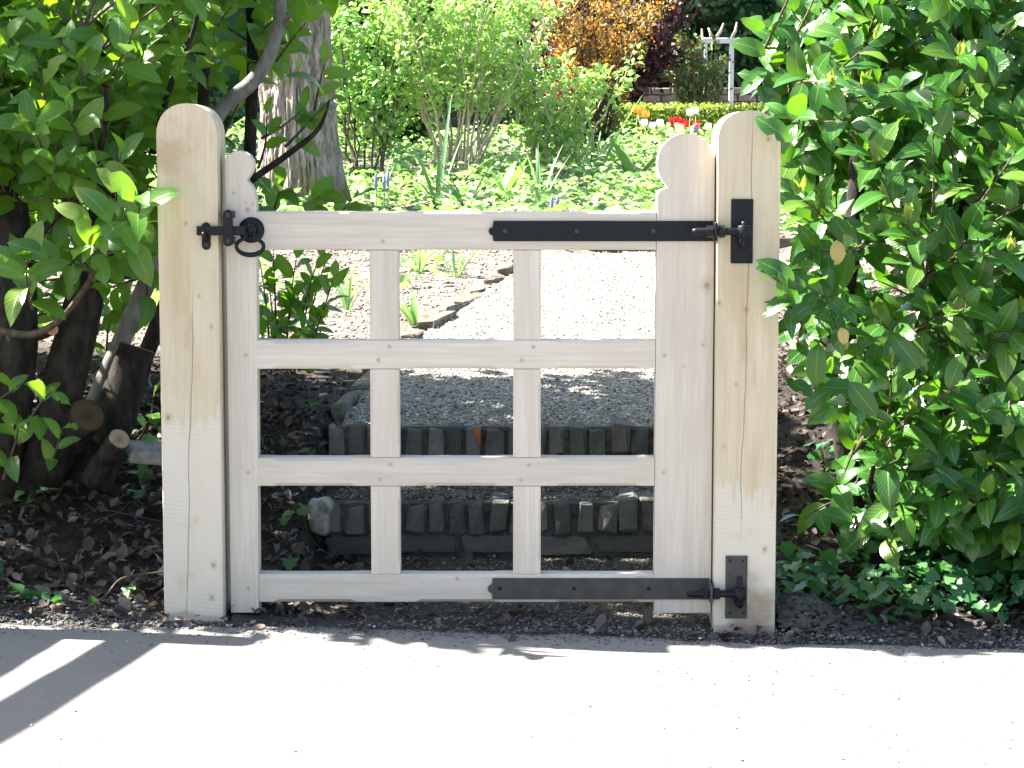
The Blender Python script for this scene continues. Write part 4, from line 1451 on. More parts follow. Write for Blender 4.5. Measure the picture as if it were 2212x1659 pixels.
def shade_limb(name, g0, h0, g1, h1, r0, r1):
    p0, p1 = SH(*g0, h0), SH(*g1, h1)
    P = [p0.lerp(p1, t) for t in np.linspace(0, 1, 8)]
    return tube(name, P, lerp_list([r0, r1], 8), M_bark_dark, shrub_s, 12, 0.04, rngb)


def ground_at(px, py):
    x, y, z = ray(px, py)
    k = -(CAM_Z + 0.02) / z
    return (x * k, CAM_Y + y * k)


g_tip = ground_at(505, 1396)
g_left = ground_at(-300, 1384)
o = shade_limb('trunk', g_left, 0.0, g_tip, 1.25, 0.062, 0.056)  # added trunk, unseen, for the shadow stripe across the road
for (pa, ha), (pb, hb), r0, r1 in ((((-70, 1620), 1.9), ((292, 1402), 1.15), 0.066, 0.060), (((-230, 1560), 2.0), ((52, 1400), 0.95), 0.10, 0.085), (((-500, 1560), 2.0), ((-120, 1400), 0.8), 0.12, 0.10)):
    shade_limb('branch', ground_at(*pb), hb, ground_at(*pa), ha, r1, r0)  # added branches, unseen, for the diagonal shadow streaks

# ------------------------------------------------------------------ gravel, litter, ivy
rs = np.random.RandomState(31)


def rocks(name, n, xf, yf, zf, smin, smax, mat, seed, keep=None, sink=0.15):
    x, y = xf(n), yf(n)
    if keep is not None:
        k = keep(x, y)
        x, y = x[k], y[k]
    s = rs.uniform(smin, smax, len(x)) * rs.uniform(0.7, 1.2, len(x))
    z = zf(x, y) + s * sink
    a = rs.uniform(0, 6.28, len(x))
    rot = rot_from(np.stack([np.cos(a), np.sin(a), rs.randn(len(x)) * 0.25], 1), np.stack([rs.randn(len(x)) * 0.3, rs.randn(len(x)) * 0.3, np.ones(len(x))], 1))
    return tag(scatter(name, ROCKS, np.stack([x, y, z], 1), rot, s, mat, None, seed, smooth=False), kind='stuff')


U = lambda a, b: (lambda n: rs.uniform(a, b, n))
onpath = lambda x, y: (x > path_left(y) + 0.01) & (x < path_right(y))
o = rocks('path_gravel', 30000, U(-0.6, 1.7), lambda n: RISER2 + 0.08 + 5.6 * rs.rand(n) ** 1.25, path_z, 0.008, 0.016, M_pebble, 1, onpath, 0.1)
tag(o, 'loose pale gravel covering the upper path', 'gravel')
M_pebble_dim = simple('dirty_pebble', (0.075, 0.068, 0.058), 0.8, 0.3, 60, (0.19, 0.175, 0.155))  # darker pebble tone used on the lower tread and under the gate
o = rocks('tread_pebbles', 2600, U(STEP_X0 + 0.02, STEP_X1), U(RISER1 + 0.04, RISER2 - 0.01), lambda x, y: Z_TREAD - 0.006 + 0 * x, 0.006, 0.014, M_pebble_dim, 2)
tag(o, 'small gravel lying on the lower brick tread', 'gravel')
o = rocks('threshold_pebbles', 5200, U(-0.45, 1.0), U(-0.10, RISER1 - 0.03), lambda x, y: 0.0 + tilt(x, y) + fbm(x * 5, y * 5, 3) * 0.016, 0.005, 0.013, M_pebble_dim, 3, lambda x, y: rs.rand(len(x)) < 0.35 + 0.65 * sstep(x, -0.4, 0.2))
tag(o, 'fine gravel and grit on the ground under the gate', 'gravel')
o = rocks('road_grit', 1500, U(-1.7, 1.7), lambda n: -0.12 - 1.5 * rs.rand(n) ** 1.6, lambda x, y: road_z(x, y), 0.003, 0.0085, M_flint, 4, lambda x, y: (y < road_edge(x) - 0.005) & (fbm(x * 1.6, y * 1.6, 3) + 0.25 * rs.randn(len(x)) > 0.05))
tag(o, 'scattered grit and small chips on the pale road', 'grit')
o = rocks('verge_flints', 650, U(-1.6, 1.8), lambda n: -0.13 + 0.30 * rs.rand(n) ** 1.5, lambda x, y: gz(x, y) + 0.008, 0.005, 0.020, M_flint, 5, lambda x, y: (y > road_edge(x) - 0.02) & ((x < lx0) | (x > rx1) | (y < -0.06)))
tag(o, 'broken flint and stone chips along the road edge', 'stones')

o = rocks('edge_crumbs', 5200, U(-1.75, 1.85), lambda n: -0.10 + 0.055 * rs.randn(n), lambda x, y: np.where(y < road_edge(x), road_z(x, y), gz(x, y) + 0.004), 0.003, 0.011, simple('road_crumb', (0.07, 0.065, 0.06), 0.9, 0.2, 50, (0.17, 0.163, 0.157)), 15, lambda x, y: (y < -0.055) | (x < lx0) | (x > rx1))
tag(o, 'crumbled grit where the road edge meets the soil', 'grit')
o = rocks('post_soil', 700, lambda n: np.where(rs.rand(n) < 0.5, rs.uniform(lx0 - 0.05, lx1 + 0.04, n), rs.uniform(rx0 - 0.03, rx1 + 0.05, n)), lambda n: PF - 0.045 * rs.rand(n) ** 1.6, lambda x, y: gz(x, y) - 0.004 + 0.006 * (1 - (PF - y) / 0.05), 0.005, 0.014, simple('post_soil', (0.06, 0.052, 0.045), 0.95, 0.1, 50, (0.13, 0.12, 0.11)), 18)
tag(o, 'loose soil heaped against the front of both post feet', 'soil')
o = rocks('clay_crumbs', 900, lambda n: rx1 + 0.02 + 0.24 * rs.rand(n) ** 1.5, lambda n: -0.04 + 0.22 * rs.rand(n), lambda x, y: gz(x, y) + 0.06 * np.maximum(0, 1 - ((x - rx1 - 0.07) / 0.13) ** 2 - ((y - 0.07) / 0.13) ** 2), 0.008, 0.030, simple('grey_clay', (0.10, 0.092, 0.083), 0.95, 0.1, 30, (0.06, 0.054, 0.048), 0.9, bdist=0.02), 16)
tag(o, 'heap of grey clay crumbs against the foot of the hinge post', 'soil')
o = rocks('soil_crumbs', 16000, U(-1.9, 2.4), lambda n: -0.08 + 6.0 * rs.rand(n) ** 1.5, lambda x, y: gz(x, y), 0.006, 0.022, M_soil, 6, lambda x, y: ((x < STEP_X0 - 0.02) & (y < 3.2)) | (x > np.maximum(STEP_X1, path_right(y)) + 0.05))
tag(o, 'crumbs of dark soil on the banks beside the steps', 'soil')
o = rocks('bed_clods', 20000, U(-2.6, 0.5), U(3.0, 8.5), lambda x, y: gz(x, y), 0.006, 0.024, simple('pale_soil', (0.20, 0.17, 0.145), 0.95, 0.1, 40, (0.36, 0.32, 0.28)), 7, lambda x, y: (x < path_left(y) - 0.12) | (y > 7.3))
tag(o, 'dry pale clods of soil in the garden bed', 'soil')


def ground_leaves(name, shapes, n, xf, yf, mat, smin, smax, seed, lift=(0.004, 0.02), flat=0.35, keep=None, label=None, cat=None, lean=(0, 0, 0)):
    x, y = xf(n), yf(n)
    if keep is not None:
        k = keep(x, y)
        x, y = x[k], y[k]
    m_ = len(x)
    z = gz(x, y) + rs.uniform(lift[0], lift[1], m_)
    a = rs.uniform(0, 6.28, m_)
    ax = np.stack([np.cos(a), np.sin(a), rs.randn(m_) * flat], 1)
    nr = np.stack([rs.randn(m_) * flat + lean[0], rs.randn(m_) * flat + lean[1], np.ones(m_) + lean[2]], 1)
    o = scatter(name, shapes, np.stack([x, y, z], 1), rot_from(ax, nr), rs.uniform(smin, smax, m_), mat, None, seed)
    return tag(o, label, cat, kind='stuff')


DEAD = [leaf_shape(0.24, 0.5, 0.5, 0.25, rows=4, twist=0.6), leaf_shape(0.30, -0.4, 0.3, 0.3, rows=4, twist=-0.5), leaf_shape(0.2, 0.2, 0.9, 0.2, rows=4)]
ground_leaves('leaf_litter', DEAD, 2600, U(-2.1, lx1), lambda n: -0.05 + 2.6 * rs.rand(n), M_litter, 0.02, 0.065, 8, flat=0.4, label='brown dead leaves littering the shaded bank left of the steps', cat='leaf litter')
ground_leaves('leaf_litter', DEAD, 4200, U(rx1 - 0.1, 2.6), lambda n: -0.02 + 5.0 * rs.rand(n) ** 1.2, M_litter, 0.02, 0.06, 9, flat=0.4, keep=lambda x, y: x > path_right(y) + 0.02, label='dead leaves and twigs under the laurel right of the hinge post', cat='leaf litter')
ground_leaves('leaf_litter', DEAD, 1100, U(lx1 - 0.35, -0.35), U(0.0, 1.7), M_litter, 0.02, 0.06, 10, flat=0.4, keep=lambda x, y: x < STEP_X0 + 0.02 + 0.25 * (y < RISER1) , label='dead leaves on the dark soil below the left pane of the gate', cat='leaf litter')
ground_leaves('leaf_litter', DEAD, 260, U(-0.75, 0.75), U(-0.12, 0.88), M_litter, 0.02, 0.06, 11, lift=(0.008, 0.02), label='a few dry leaves on the gravel under the gate', cat='leaf litter')
ground_leaves('leaf_litter', DEAD, 130, U(-1.6, 1.8), lambda n: -0.02 - 0.16 * rs.rand(n) ** 1.5, M_litter, 0.015, 0.05, 17, lift=(0.018, 0.03), flat=0.3, label='dry leaves and bits drifted along the road edge', cat='leaf litter')
ground_leaves('ground_ivy', IVY, 2000, U(rx1 + 0.0, 2.3), lambda n: 0.02 + 1.1 * rs.rand(n), M_ivy, 0.035, 0.062, 12, lift=(0.02, 0.11), flat=0.45, lean=(-0.2, -0.6, 0), keep=lambda x, y: fbm(x * 2.2, y * 2.2, 2) + 0.25 + 0.35 * sstep(x, 0.85, 1.3) - 0.5 * (y < 0.12) * (x < 1.1) > 0, label='ivy carpeting the bank below the right laurel', cat='ivy')
ground_leaves('ground_ivy', IVY, 420, U(-1.7, lx0 + 0.05), lambda n: 0.0 + 1.3 * rs.rand(n), M_ivy, 0.03, 0.055, 13, lift=(0.01, 0.06), flat=0.45, lean=(0, -0.5, 0), keep=lambda x, y: fbm(x * 2.5, y * 2.5, 2) > 0.02, label='sparse ivy leaves on the dark bank left of the latch post', cat='ivy')
ground_leaves('ground_ivy', IVY, 60, U(-0.7, -0.3), lambda n: 0.3 + 1.6 * rs.rand(n), M_ivy, 0.03, 0.05, 14, lift=(0.01, 0.05), flat=0.4, lean=(0, -0.5, 0), keep=lambda x, y: x < STEP_X0 + 0.05, label='stray ivy leaves beside the left end of the steps', cat='ivy')

# twigs on the bank
rt = random.Random(8)
vs, fs = [], []
for k in range(64):
    left = k < 38
    x, y = (rt.uniform(-1.7, lx0) if left else rt.uniform(rx1, 2.0)), rt.uniform(-0.08, 1.4)
    L, a = rt.uniform(0.06, 0.30), rt.uniform(0, 6.28)
    P = []
    for t in (0, 0.33, 0.66, 1):
        xx, yy = x + math.cos(a) * L * t + rt.uniform(-0.01, 0.01), y + math.sin(a) * L * t * 0.6
        P.append((xx, yy, float(gz(xx, yy)) + 0.012 + 0.05 * math.sin(3.1 * t) * rt.random()))
    a_, b_ = tube_vf(P, [0.0021, 0.0019, 0.0016, 0.001], 5, v0=len(vs))
    vs += a_
    fs += b_
o = obj('fallen_twigs', vs, fs, M_twig, None, True)
tag(o, 'thin dry twigs fallen on the banks beside the gate', 'twigs', kind='stuff')
# curved dead stem arching over the bank left of the latch post
tw = tube('dead_stem', smooth_path([at(150, 1335, 0.0), at(222, 1292, 0.02), at(262, 1250, 0.05), at(330, 1238, 0.12), at(420, 1232, 0.2), at(480, 1262, 0.16), at(518, 1320, 0.1)]), lerp_list([0.0022, 0.003, 0.0026, 0.002], 25), M_twig, None, 6)
tag(tw, 'thin pale dead stem arching over the bank at the foot of the latch post', 'stem')


def big_rock(name, c, dims, mat, seed, label, cat, rot=0.0):
    b = bmesh.new()
    bmesh.ops.create_icosphere(b, subdivisions=3, radius=0.5)
    r = random.Random(seed)
    ph = [r.uniform(0, 6) for _ in range(6)]
    for v in b.verts:
        d = v.co.normalized()
        k = 1 + 0.10 * math.sin(4 * d.x + ph[0]) + 0.09 * math.sin(5 * d.z + ph[1]) + 0.06 * math.sin(9 * d.y + ph[2]) + r.uniform(-0.02, 0.02)
        q = Vector([math.copysign(abs(t) ** 0.75, t) for t in d]) * 0.5 * k
        v.co = Matrix.Rotation(rot, 3, 'Y') @ Vector((q.x * dims[0], q.y * dims[1], q.z * dims[2])) + c
    o = bm_obj(name, b, mat, None, True)
    return tag(o, label, cat)


big_rock('pale_stone', at(692, 1112, 0.84), (0.075, 0.08, 0.125), simple('pale_flint', (0.34, 0.32, 0.28), 0.7, 0.3, 25, (0.10, 0.10, 0.085), 0.5), 2, 'rounded pale stone standing at the left end of the lower step', 'stone', 0.1)
0 and big_rock('side_stone', at(775, 905, 1.58), (0.19, 0.20, 0.13), M_stone, 4, 'mossy flat stone at the left end of the upper step', 'stone')
for px, py, Y, s, sd in ((1745, 1310, 0.08, 0.10, 5), (1700, 1330, 0.05, 0.06, 6), (1800, 1345, 0.04, 0.05, 7)):
    pass
sl = bm_obj('concrete_slab', box_bm(-0.06, 0.06, -0.05, 0.05, -0.022, 0.022, 0.009, 2), M_concrete, None)
sl.location = at(318, 978, 0.62)
sl.rotation_euler = (0.25, 0.12, 0.3)
tag(sl, 'broken grey concrete slab lying behind the latch post beside a stump', 'slab')


# ------------------------------------------------------------------ garden bed: blades, flowers, ground cover
def blade_shape(curve, width=0.035, rows=6):
    vs, uv = [], []
    for i in range(rows + 1):
        t = i / rows
        ww = width * (1 - t ** 2.2) * (0.6 + 0.4 * min(1, t * 4)) + 0.002
        y = math.sin(curve * t) / max(curve, 0.01)
        z = (1 - math.cos(curve * t)) / max(curve, 0.01)
        for s, u in ((-1, 0.0), (0, 0.5), (1, 1.0)):
            vs.append((s * ww, y, -z + 0.25 * ww * abs(s)))
            uv.append((u, t))
    fs = []
    for i in range(rows):
        for k in range(2):
            a = i * 3 + k
            fs.append((a, a + 1, a + 4, a + 3))
    return np.array(vs), np.array(fs), np.array(uv)


BLADES = [blade_shape(0.25, 0.022), blade_shape(0.7, 0.022), blade_shape(1.3, 0.026)]
BLADE_ME = [shape_mesh('blade', s, M_blade) for s in BLADES]
WIDE = [blade_shape(0.6, 0.11), blade_shape(1.0, 0.12)]
WIDE_ME = [shape_mesh('leaf', s, M_cover) for s in WIDE]


def clump(c, n, L, label, cat, group=None, meshes=BLADE_ME, spread=0.45, name='strap_leaf_clump', part='blade', seed=0):
    r = np.random.RandomState(seed)
    e = empty(name, c, label, cat, group)
    for k in range(n):
        a = r.uniform(0, 6.28)
        ax = unit(np.array([math.cos(a) * spread, math.sin(a) * spread, 1.0]) * [r.rand() * 1.3, r.rand() * 1.3, 1])
        nr = unit(np.array([math.cos(a), math.sin(a), 0.6]) * -1 + [0, 0, 1.2])
        o = bpy.data.objects.new(part, meshes[r.randint(len(meshes))])
        COL.objects.link(o)
        o.parent = e
        rr_ = rot_from(ax[None], -np.array([[math.cos(a), math.sin(a), -0.3]]))[0]
        s = L * r.uniform(0.6, 1.15)
        M4 = Matrix.Identity(4)
        for i in range(3):
            for j in range(3):
                M4[i][j] = rr_[i, j] * s
            M4[i][3] = [math.cos(a) * 0.02, math.sin(a) * 0.02, 0][i]
        o.matrix_local = M4
    return e


def on_ground(px, py, y0=1.6, y1=40):
    """first terrain point seen through a pixel"""
    d = ray(px, py)
    for Y in np.arange(y0, y1, 0.04):
        k = (Y - CAM_Y) / d[1]
        x, z = d[0] * k, CAM_Z + d[2] * k
        g = float(gz(x, Y, False))
        if z <= g:
            return Vector((x, Y, g))
    return Vector((d[0] * (y1 - CAM_Y), y1, float(gz(0, y1))))


for k, (px, py, n, L, lab, mesh_) in enumerate((
        (905, 590, 14, 0.36, 'strappy green bulb leaves in the bed seen through the top middle pane', BLADE_ME),
        (985, 600, 12, 0.30, 'second strappy leaf clump in the top middle pane, nearer the edging stones', BLADE_ME),
        (750, 672, 14, 0.28, 'grassy clump beside the sapling in the upper left pane', BLADE_ME),
        (895, 705, 9, 0.20, 'lime green broad leaved plant at the near end of the edging stones', WIDE_ME),
        (1210, 548, 4, 0.22, 'single green shoot at the dark board behind the gravel path', BLADE_ME),
        (945, 455, 8, 0.78, 'tall sword leaved clump left of the pale stemmed shrub base', BLADE_ME),
        (1010, 460, 8, 0.62, 'tall sword leaved clump below the middle of the pale stemmed shrub', BLADE_ME),
        (1165, 450, 8, 0.60, 'small sword leaved clump right of the pale stemmed shrub', BLADE_ME),
        (1290, 380, 9, 0.85, 'sword leaves standing in front of the orange shrub', BLADE_ME),
        (1370, 400, 12, 0.45, 'broad lime leaved plant left of the round gate finial', WIDE_ME),
        (1250, 385, 10, 0.40, 'narrow leaves in the bed under the orange shrub', BLADE_ME),
        (1090, 440, 10, 0.40, 'low lime leaved plant below the pale stemmed shrub', WIDE_ME),
        (820, 440, 12, 0.40, 'arching narrow leaves in the sunny bed beside the oak trunk', BLADE_ME))):
    clump(on_ground(px, py), n, L, lab, 'plant', None, mesh_, seed=k, part='blade' if mesh_ is BLADE_ME else 'leaf')

# ground cover of the sunny bed
n = 27000
y = 7.4 + 13.5 * rs.rand(n) ** 1.1
x = rs.uniform(-1, 1, n) * (1.2 + (y + 6.2) * 0.17) + 0.2
keep = (fbm(x * 1.3, y * 1.3, 3) > -0.30) & ~((np.abs(x + 1.5) < 0.4) & (np.abs(y - 9.8) < 0.5))
x, y = x[keep], y[keep]
n = len(x)
z = gz(x, y, False) + rs.rand(n) * 0.22 * (0.5 + fbm(x * 0.9, y * 0.9, 2) + 0.5)
a = rs.uniform(0, 6.28, n)
o = scatter('ground_cover', SMALL, np.stack([x, y, z], 1), rot_from(np.stack([np.cos(a), np.sin(a), rs.uniform(-0.2, 0.7, n)], 1), np.stack([rs.randn(n) * 0.5, rs.randn(n) * 0.5 - 0.3, np.ones(n)], 1)), rs.uniform(0.04, 0.11, n), M_cover, None, 40)
tag(o, 'low leafy ground cover filling the sunny garden bed', 'ground cover', kind='stuff')
# thin weeds along the near bed seen through the panes
n = 1100
y = 3.0 + 4.6 * rs.rand(n)
x = path_left(y) - 0.15 - 1.6 * rs.rand(n)
k = fbm(x * 2.4, y * 2.4, 2) > 0.10
x, y = x[k], y[k]
n = len(x)
a = rs.uniform(0, 6.28, n)
o = scatter('bed_weeds', SMALL + [BLADES[1]], np.stack([x, y, gz(x, y) + rs.rand(n) * 0.06], 1), rot_from(np.stack([np.cos(a), np.sin(a), rs.uniform(0, 1.2, n)], 1), np.stack([rs.randn(n) * 0.5, rs.randn(n) * 0.5, np.ones(n)], 1)), rs.uniform(0.05, 0.13, n), M_cover, None, 41)
tag(o, 'small weeds in the near bed left of the edging stones', 'weeds', kind='stuff')


def tulip(c, colour, h, group, label, seed):
    r = random.Random(seed)
    e = empty('tulip', c, label, 'flower', group)
    tube('stem', [c, c + Vector((r.uniform(-0.02, 0.02), 0, h * 0.5)), c + Vector((r.uniform(-0.03, 0.03), 0, h))], [0.006, 0.005, 0.005], M_green_twig, e, 6)
    top = c + Vector((0, 0, h))
    vs, fs = [], []
    for k in range(6):
        a = k * math.pi / 3 + r.random() * 0.2
        rr_ = 0.034 if k % 2 else 0.030
        i0 = len(vs)
        for t, w_ in ((0, 0.25), (0.35, 0.95), (0.7, 1.0), (1.0, 0.2)):
            rad = 0.008 + rr_ * math.sin(math.pi * min(1, 0.15 + t * 0.62))
            for s in (-0.5, 0.5):
                b = a + s * 1.05 * w_
                vs.append((top.x + rad * math.cos(b), top.y + rad * math.sin(b), top.z + 0.075 * t))
        for q in range(3):
            fs.append((i0 + q * 2, i0 + q * 2 + 1, i0 + q * 2 + 3, i0 + q * 2 + 2))
    obj('petals', vs, fs, M_petal[colour], e, True)
    o = bpy.data.objects.new('leaf', WIDE_ME[0])
    COL.objects.link(o)
    o.parent = e
    o.scale = (h * 0.8,) * 3
    o.rotation_euler = (R(70), 0, r.uniform(-2, 2))
    return e


def at_height(px, py, Y):
    p = at(px, py, Y)
    g = float(gz(p.x, Y, False))
    return Vector((p.x, Y, g)), p.z - g


k = 0
for colour, lab, lst in (
        ('red', 'red tulip in the row before the low box hedge', ((1452, 262), (1462, 258), (1474, 262), (1483, 268), (1504, 266))),
        ('white', 'white tulip in the bed beyond the round gate finial', ((1392, 264), (1410, 270), (1426, 264), (1448, 282), (1470, 280), (1498, 284), (1490, 242), (1502, 238), (1530, 272))),
        ('purple', 'purple tulip at the right end of the red tulips', ((1505, 278),)),
        ('orange', 'orange tulip below the foot of the orange shrub', ((1384, 240), (1396, 246), (1374, 236)))):
    for px, py in lst:
        Y = 18.0 + 0.05 * ((px * 7) % 13)
        c, h = at_height(px, py, Y)
        tulip(c, colour, max(0.12, h - 0.04), colour + ' tulips', lab, k)
        k += 1
# grape hyacinths by the oak
for i, (px, py) in enumerate(((812, 398), (830, 400), (838, 392), (1192, 447), (1204, 450))):
    Y = 9.0
    c, h = at_height(px, py, Y)
    e = empty('blue_hyacinth', c, 'small blue flower spike in the bed right of the oak trunk' if i < 3 else 'small dark blue flower spike just above the top rail', 'flower', 'blue spikes by the oak' if i < 3 else 'blue spikes over the rail')
    h = max(0.12, h)
    tube('stem', [c, c + Vector((0, 0, h))], [0.005, 0.004], M_green_twig, e, 6)
    tube('flower_spike', [c + Vector((0, 0, h + d)) for d in (-0.03, 0.0, 0.03, 0.06, 0.075)], [0.006, 0.012, 0.012, 0.008, 0.003], M_petal['blue'], e, 9, 0.15, random.Random(i))

# ------------------------------------------------------------------ oak trunk
oak_c = on_ground(648, 446)
oak = empty('oak_tree', oak_c, 'old oak trunk with deeply ridged bark and mossy foot behind the gate', 'tree')
nseg, nh = 220, 200
H_ = 4.2
V = []
rsn = np.random.RandomState(2)
for j in range(nh + 1):
    t = j / nh
    z = H_ * t
    a = np.arange(nseg) / nseg * 2 * math.pi
    sc = 4800 / (oak_c.y - CAM_Y)
    rad = 0.285 + 0.11 * math.exp(-z / 0.28) - 0.012 * z
    rad = rad * (1 + 0.05 * np.sin(3 * a + 0.6) + 0.03 * np.sin(5 * a + 1.1) * math.exp(-z / 0.8) + 0.10 * np.maximum(0, np.sin(2.5 * a + 0.9)) * math.exp(-z / 0.25))
    u = a * 7.0 * 0.32 / 0.32
    wob = 1.6 * vnoise(a * 3, np.full(nseg, z * 2.2)) + 0.5 * vnoise(a * 8, np.full(nseg, z * 7))
    ridg = np.abs(vnoise(np.cos(a) * 9 + wob * 0.6 + 40, np.sin(a) * 9 + z * 2.0)) * 2 + np.abs(vnoise(np.cos(a) * 20 + 9, np.sin(a) * 20 + z * 5.0 + wob)) * 1.0
    aa = (a - math.pi / 2) % (2 * math.pi)
    zz_ = np.full(nseg, z)
    wx = 0.9 * vnoise(aa * 3, zz_ * 3) + 0.35 * vnoise(aa * 9, zz_ * 9)
    n1 = vnoise(aa * 7.5 + wx, zz_ * 2.6 + 3)
    n2 = vnoise(aa * 15 + wx * 2 + 50, zz_ * 6.5 + 9)
    rad = rad - 0.024 * np.exp(-(n1 / 0.09) ** 2) - 0.014 * np.exp(-(n2 / 0.10) ** 2) + 0.012 * vnoise(aa * 30, zz_ * 14)
    lean = -0.03 * z
    V.append(np.stack([oak_c.x + lean + rad * np.cos(a), oak_c.y + rad * np.sin(a), np.full(nseg, oak_c.z - 0.1 + z)], 1))
V = np.concatenate(V)
i = np.arange(nh * nseg)
r_, c_ = i // nseg, i % nseg
Fq = np.stack([r_ * nseg + c_, r_ * nseg + (c_ + 1) % nseg, (r_ + 1) * nseg + (c_ + 1) % nseg, (r_ + 1) * nseg + c_], 1)
obj('trunk', V, Fq.tolist(), M_oak_bark, oak, False)
top = oak_c + Vector((-0.12, 0, H_ - 0.15))
for dx, dy, dz, r0 in ((-0.9, 0.6, 1.4, 0.17), (0.8, 0.9, 1.6, 0.16), (0.1, 1.2, 1.5, 0.13)):
    tube('limb', smooth_path([top - Vector((0, 0, 0.2)), top + Vector((dx * 0.35, dy * 0.35, dz * 0.5)), top + Vector((dx, dy, dz))]), lerp_list([r0, r0 * 0.75, r0 * 0.5], 9), M_oak_bark, oak, 12)
cr = np.random.RandomState(3)
cp = np.array(top) + np.array([0, 1.0, 1.6]) + cr.randn(900, 3) * [0.8, 0.7, 0.45]
scatter('crown', SMALL, cp, random_rot(900, cr), cr.uniform(0.05, 0.1, 900), M_lime, oak, 50, tag_kind='stuff')


# ------------------------------------------------------------------ shrubs of the garden
def stem_shrub(name, label, base, stems, height, radius, leaf_n, leaf_size, mat, twig, seed, r0=0.016, twigs=7, up=(0, -0.3, 1), start=0.25, cat='shrub', shapes=SMALL, lean=(0, 0), blossom=None):
    r = np.random.RandomState(seed)
    e = empty(name, base, label, cat)
    P_, A_, N_ = [], [], []
    tv, tf = [], []
    B = np.array(base)
    for s in range(stems):
        a = 2 * math.pi * (s + r.rand() * 0.7) / stems
        rr_ = radius * math.sqrt(r.uniform(0.05, 1))
        tipp = B + np.array([math.cos(a) * rr_ + lean[0], math.sin(a) * rr_ * 0.8 + lean[1], height * r.uniform(0.8, 1.12) * (1 - 0.2 * (rr_ / radius) ** 2)])
        b0 = B + np.array([math.cos(a) * 0.10, math.sin(a) * 0.10, -0.05])
        mid = b0 * 0.5 + tipp * 0.5 + np.array([-math.cos(a), -math.sin(a), 0]) * rr_ * 0.18 + r.randn(3) * 0.04
        ts = np.linspace(0, 1, 10)[:, None]
        path = b0 * (1 - ts) ** 2 + 2 * mid * ts * (1 - ts) + tipp * ts ** 2
        path[1:-1] += r.randn(8, 3) * 0.018
        tube('stem', [Vector(p) for p in path], lerp_list([r0, r0 * 0.7, r0 * 0.25], 10), twig, e, 6)
        for q in range(twigs):
            t = start + (1 - start) * (q + r.rand()) / twigs
            p0 = b0 * (1 - t) ** 2 + 2 * mid * t * (1 - t) + tipp * t * t
            d = unit(np.array([r.randn(), r.randn(), 0.7 + 0.5 * r.rand()]))
            L = radius * r.uniform(0.25, 0.5)
            p1 = p0 + d * L * 0.5 + r.randn(3) * 0.02
            p2 = p0 + d * L + np.array([0, 0, 0.05])
            v_, f_ = tube_vf([p0, p1, p2], [r0 * 0.35, r0 * 0.22, r0 * 0.10], 4, v0=len(tv), cap=False)
            tv += v_
            tf += f_
            m_ = max(3, int(leaf_n / (stems * twigs)))
            tt = r.rand(m_) ** 0.7
            pts = p0 + (p2 - p0) * tt[:, None] + r.randn(m_, 3) * 0.035
            P_.append(pts)
            ax = unit(d + r.randn(m_, 3) * 0.8)
            A_.append(ax)
            N_.append(unit(np.array(up) + r.randn(m_, 3) * 0.55))
    o = obj('twigs', tv, tf, twig, e, True)
    o['kind'] = 'stuff'
    P_, A_, N_ = np.concatenate(P_), np.concatenate(A_), np.concatenate(N_)
    scatter('foliage', shapes, P_, rot_from(A_, N_), leaf_size * r.uniform(0.6, 1.2, len(P_)), mat, e, seed, tag_kind='stuff')
    if blossom:
        bmname, bn, bs, bmat, zlo = blossom
        ok = np.where(P_[:, 2] > B[2] + zlo)[0]
        seeds = r.choice(ok, bn // 7)
        ctr = np.repeat(P_[seeds], 7, 0) + r.randn(len(seeds) * 7, 3) * [0.035, 0.035, 0.03] + [0, -0.02, 0]
        scatter(bmname, shapes, ctr, random_rot(len(ctr), r), bs * r.uniform(0.7, 1.2, len(ctr)), bmat, e, seed + 1, tag_kind='stuff')
    return e


c = on_ground(985, 405)
stem_shrub('leafy_shrub', 'bright lime green shrub with many pale upright stems behind the gate', c, 26, 1.95, 1.0, 6300, 0.066, M_lime, M_pale_twig, 61, 0.012, 8, lean=(0.10, 0), start=0.36)
c2 = on_ground(1190, 400)
stem_shrub('leafy_shrub', 'smaller lime green shrub leaning right in front of the orange shrub', c2, 11, 0.95, 0.68, 1900, 0.07, M_lime, M_pale_twig, 62, 0.013, 7, lean=(0.15, 0))
c3 = on_ground(800, 395, 9)
stem_shrub('leafy_shrub', 'mid green shrub with thin stems close to the right of the oak trunk', Vector((c3.x, 12.8, float(gz(c3.x, 12.8)))), 12, 1.7, 0.75, 3000, 0.075, M_cover, M_twig, 63, 0.012, 7)
p = at(1275, 262, 16.0)
stem_shrub('flowering_shrub', 'orange flowering shrub with dark bronze leaves behind the lime shrub', Vector((p.x, 16.0, float(gz(p.x, 16.0)))), 28, 1.8, 0.74, 8500, 0.045, M_bronze, M_bark_dark, 64, 0.010, 9, shapes=TINY, start=0.15, blossom=('blossom', 4200, 0.040, M_orange, 0.70))
p = at(1330, 150, 21.0)
stem_shrub('purple_shrub', 'dark purple leaved shrub rising behind the orange shrub', Vector((p.x, 21.0, float(gz(p.x, 21.0)))), 22, 2.7, 1.7, 9500, 0.10, M_purple, M_bark_dark, 65, 0.02, 9, start=0.1)
p = at(1500, 215, 21.5)
rose = stem_shrub('rose_bush', 'rose bush with reddish new leaves beside the white frame', Vector((p.x, 21.5, float(gz(p.x, 21.5)))), 12, 1.0, 0.5, 2800, 0.075, M_rose, M_pale_twig, 66, 0.010, 7, start=0.2, blossom=('red_tips', 130, 0.06, M_rose_red, 0.75))

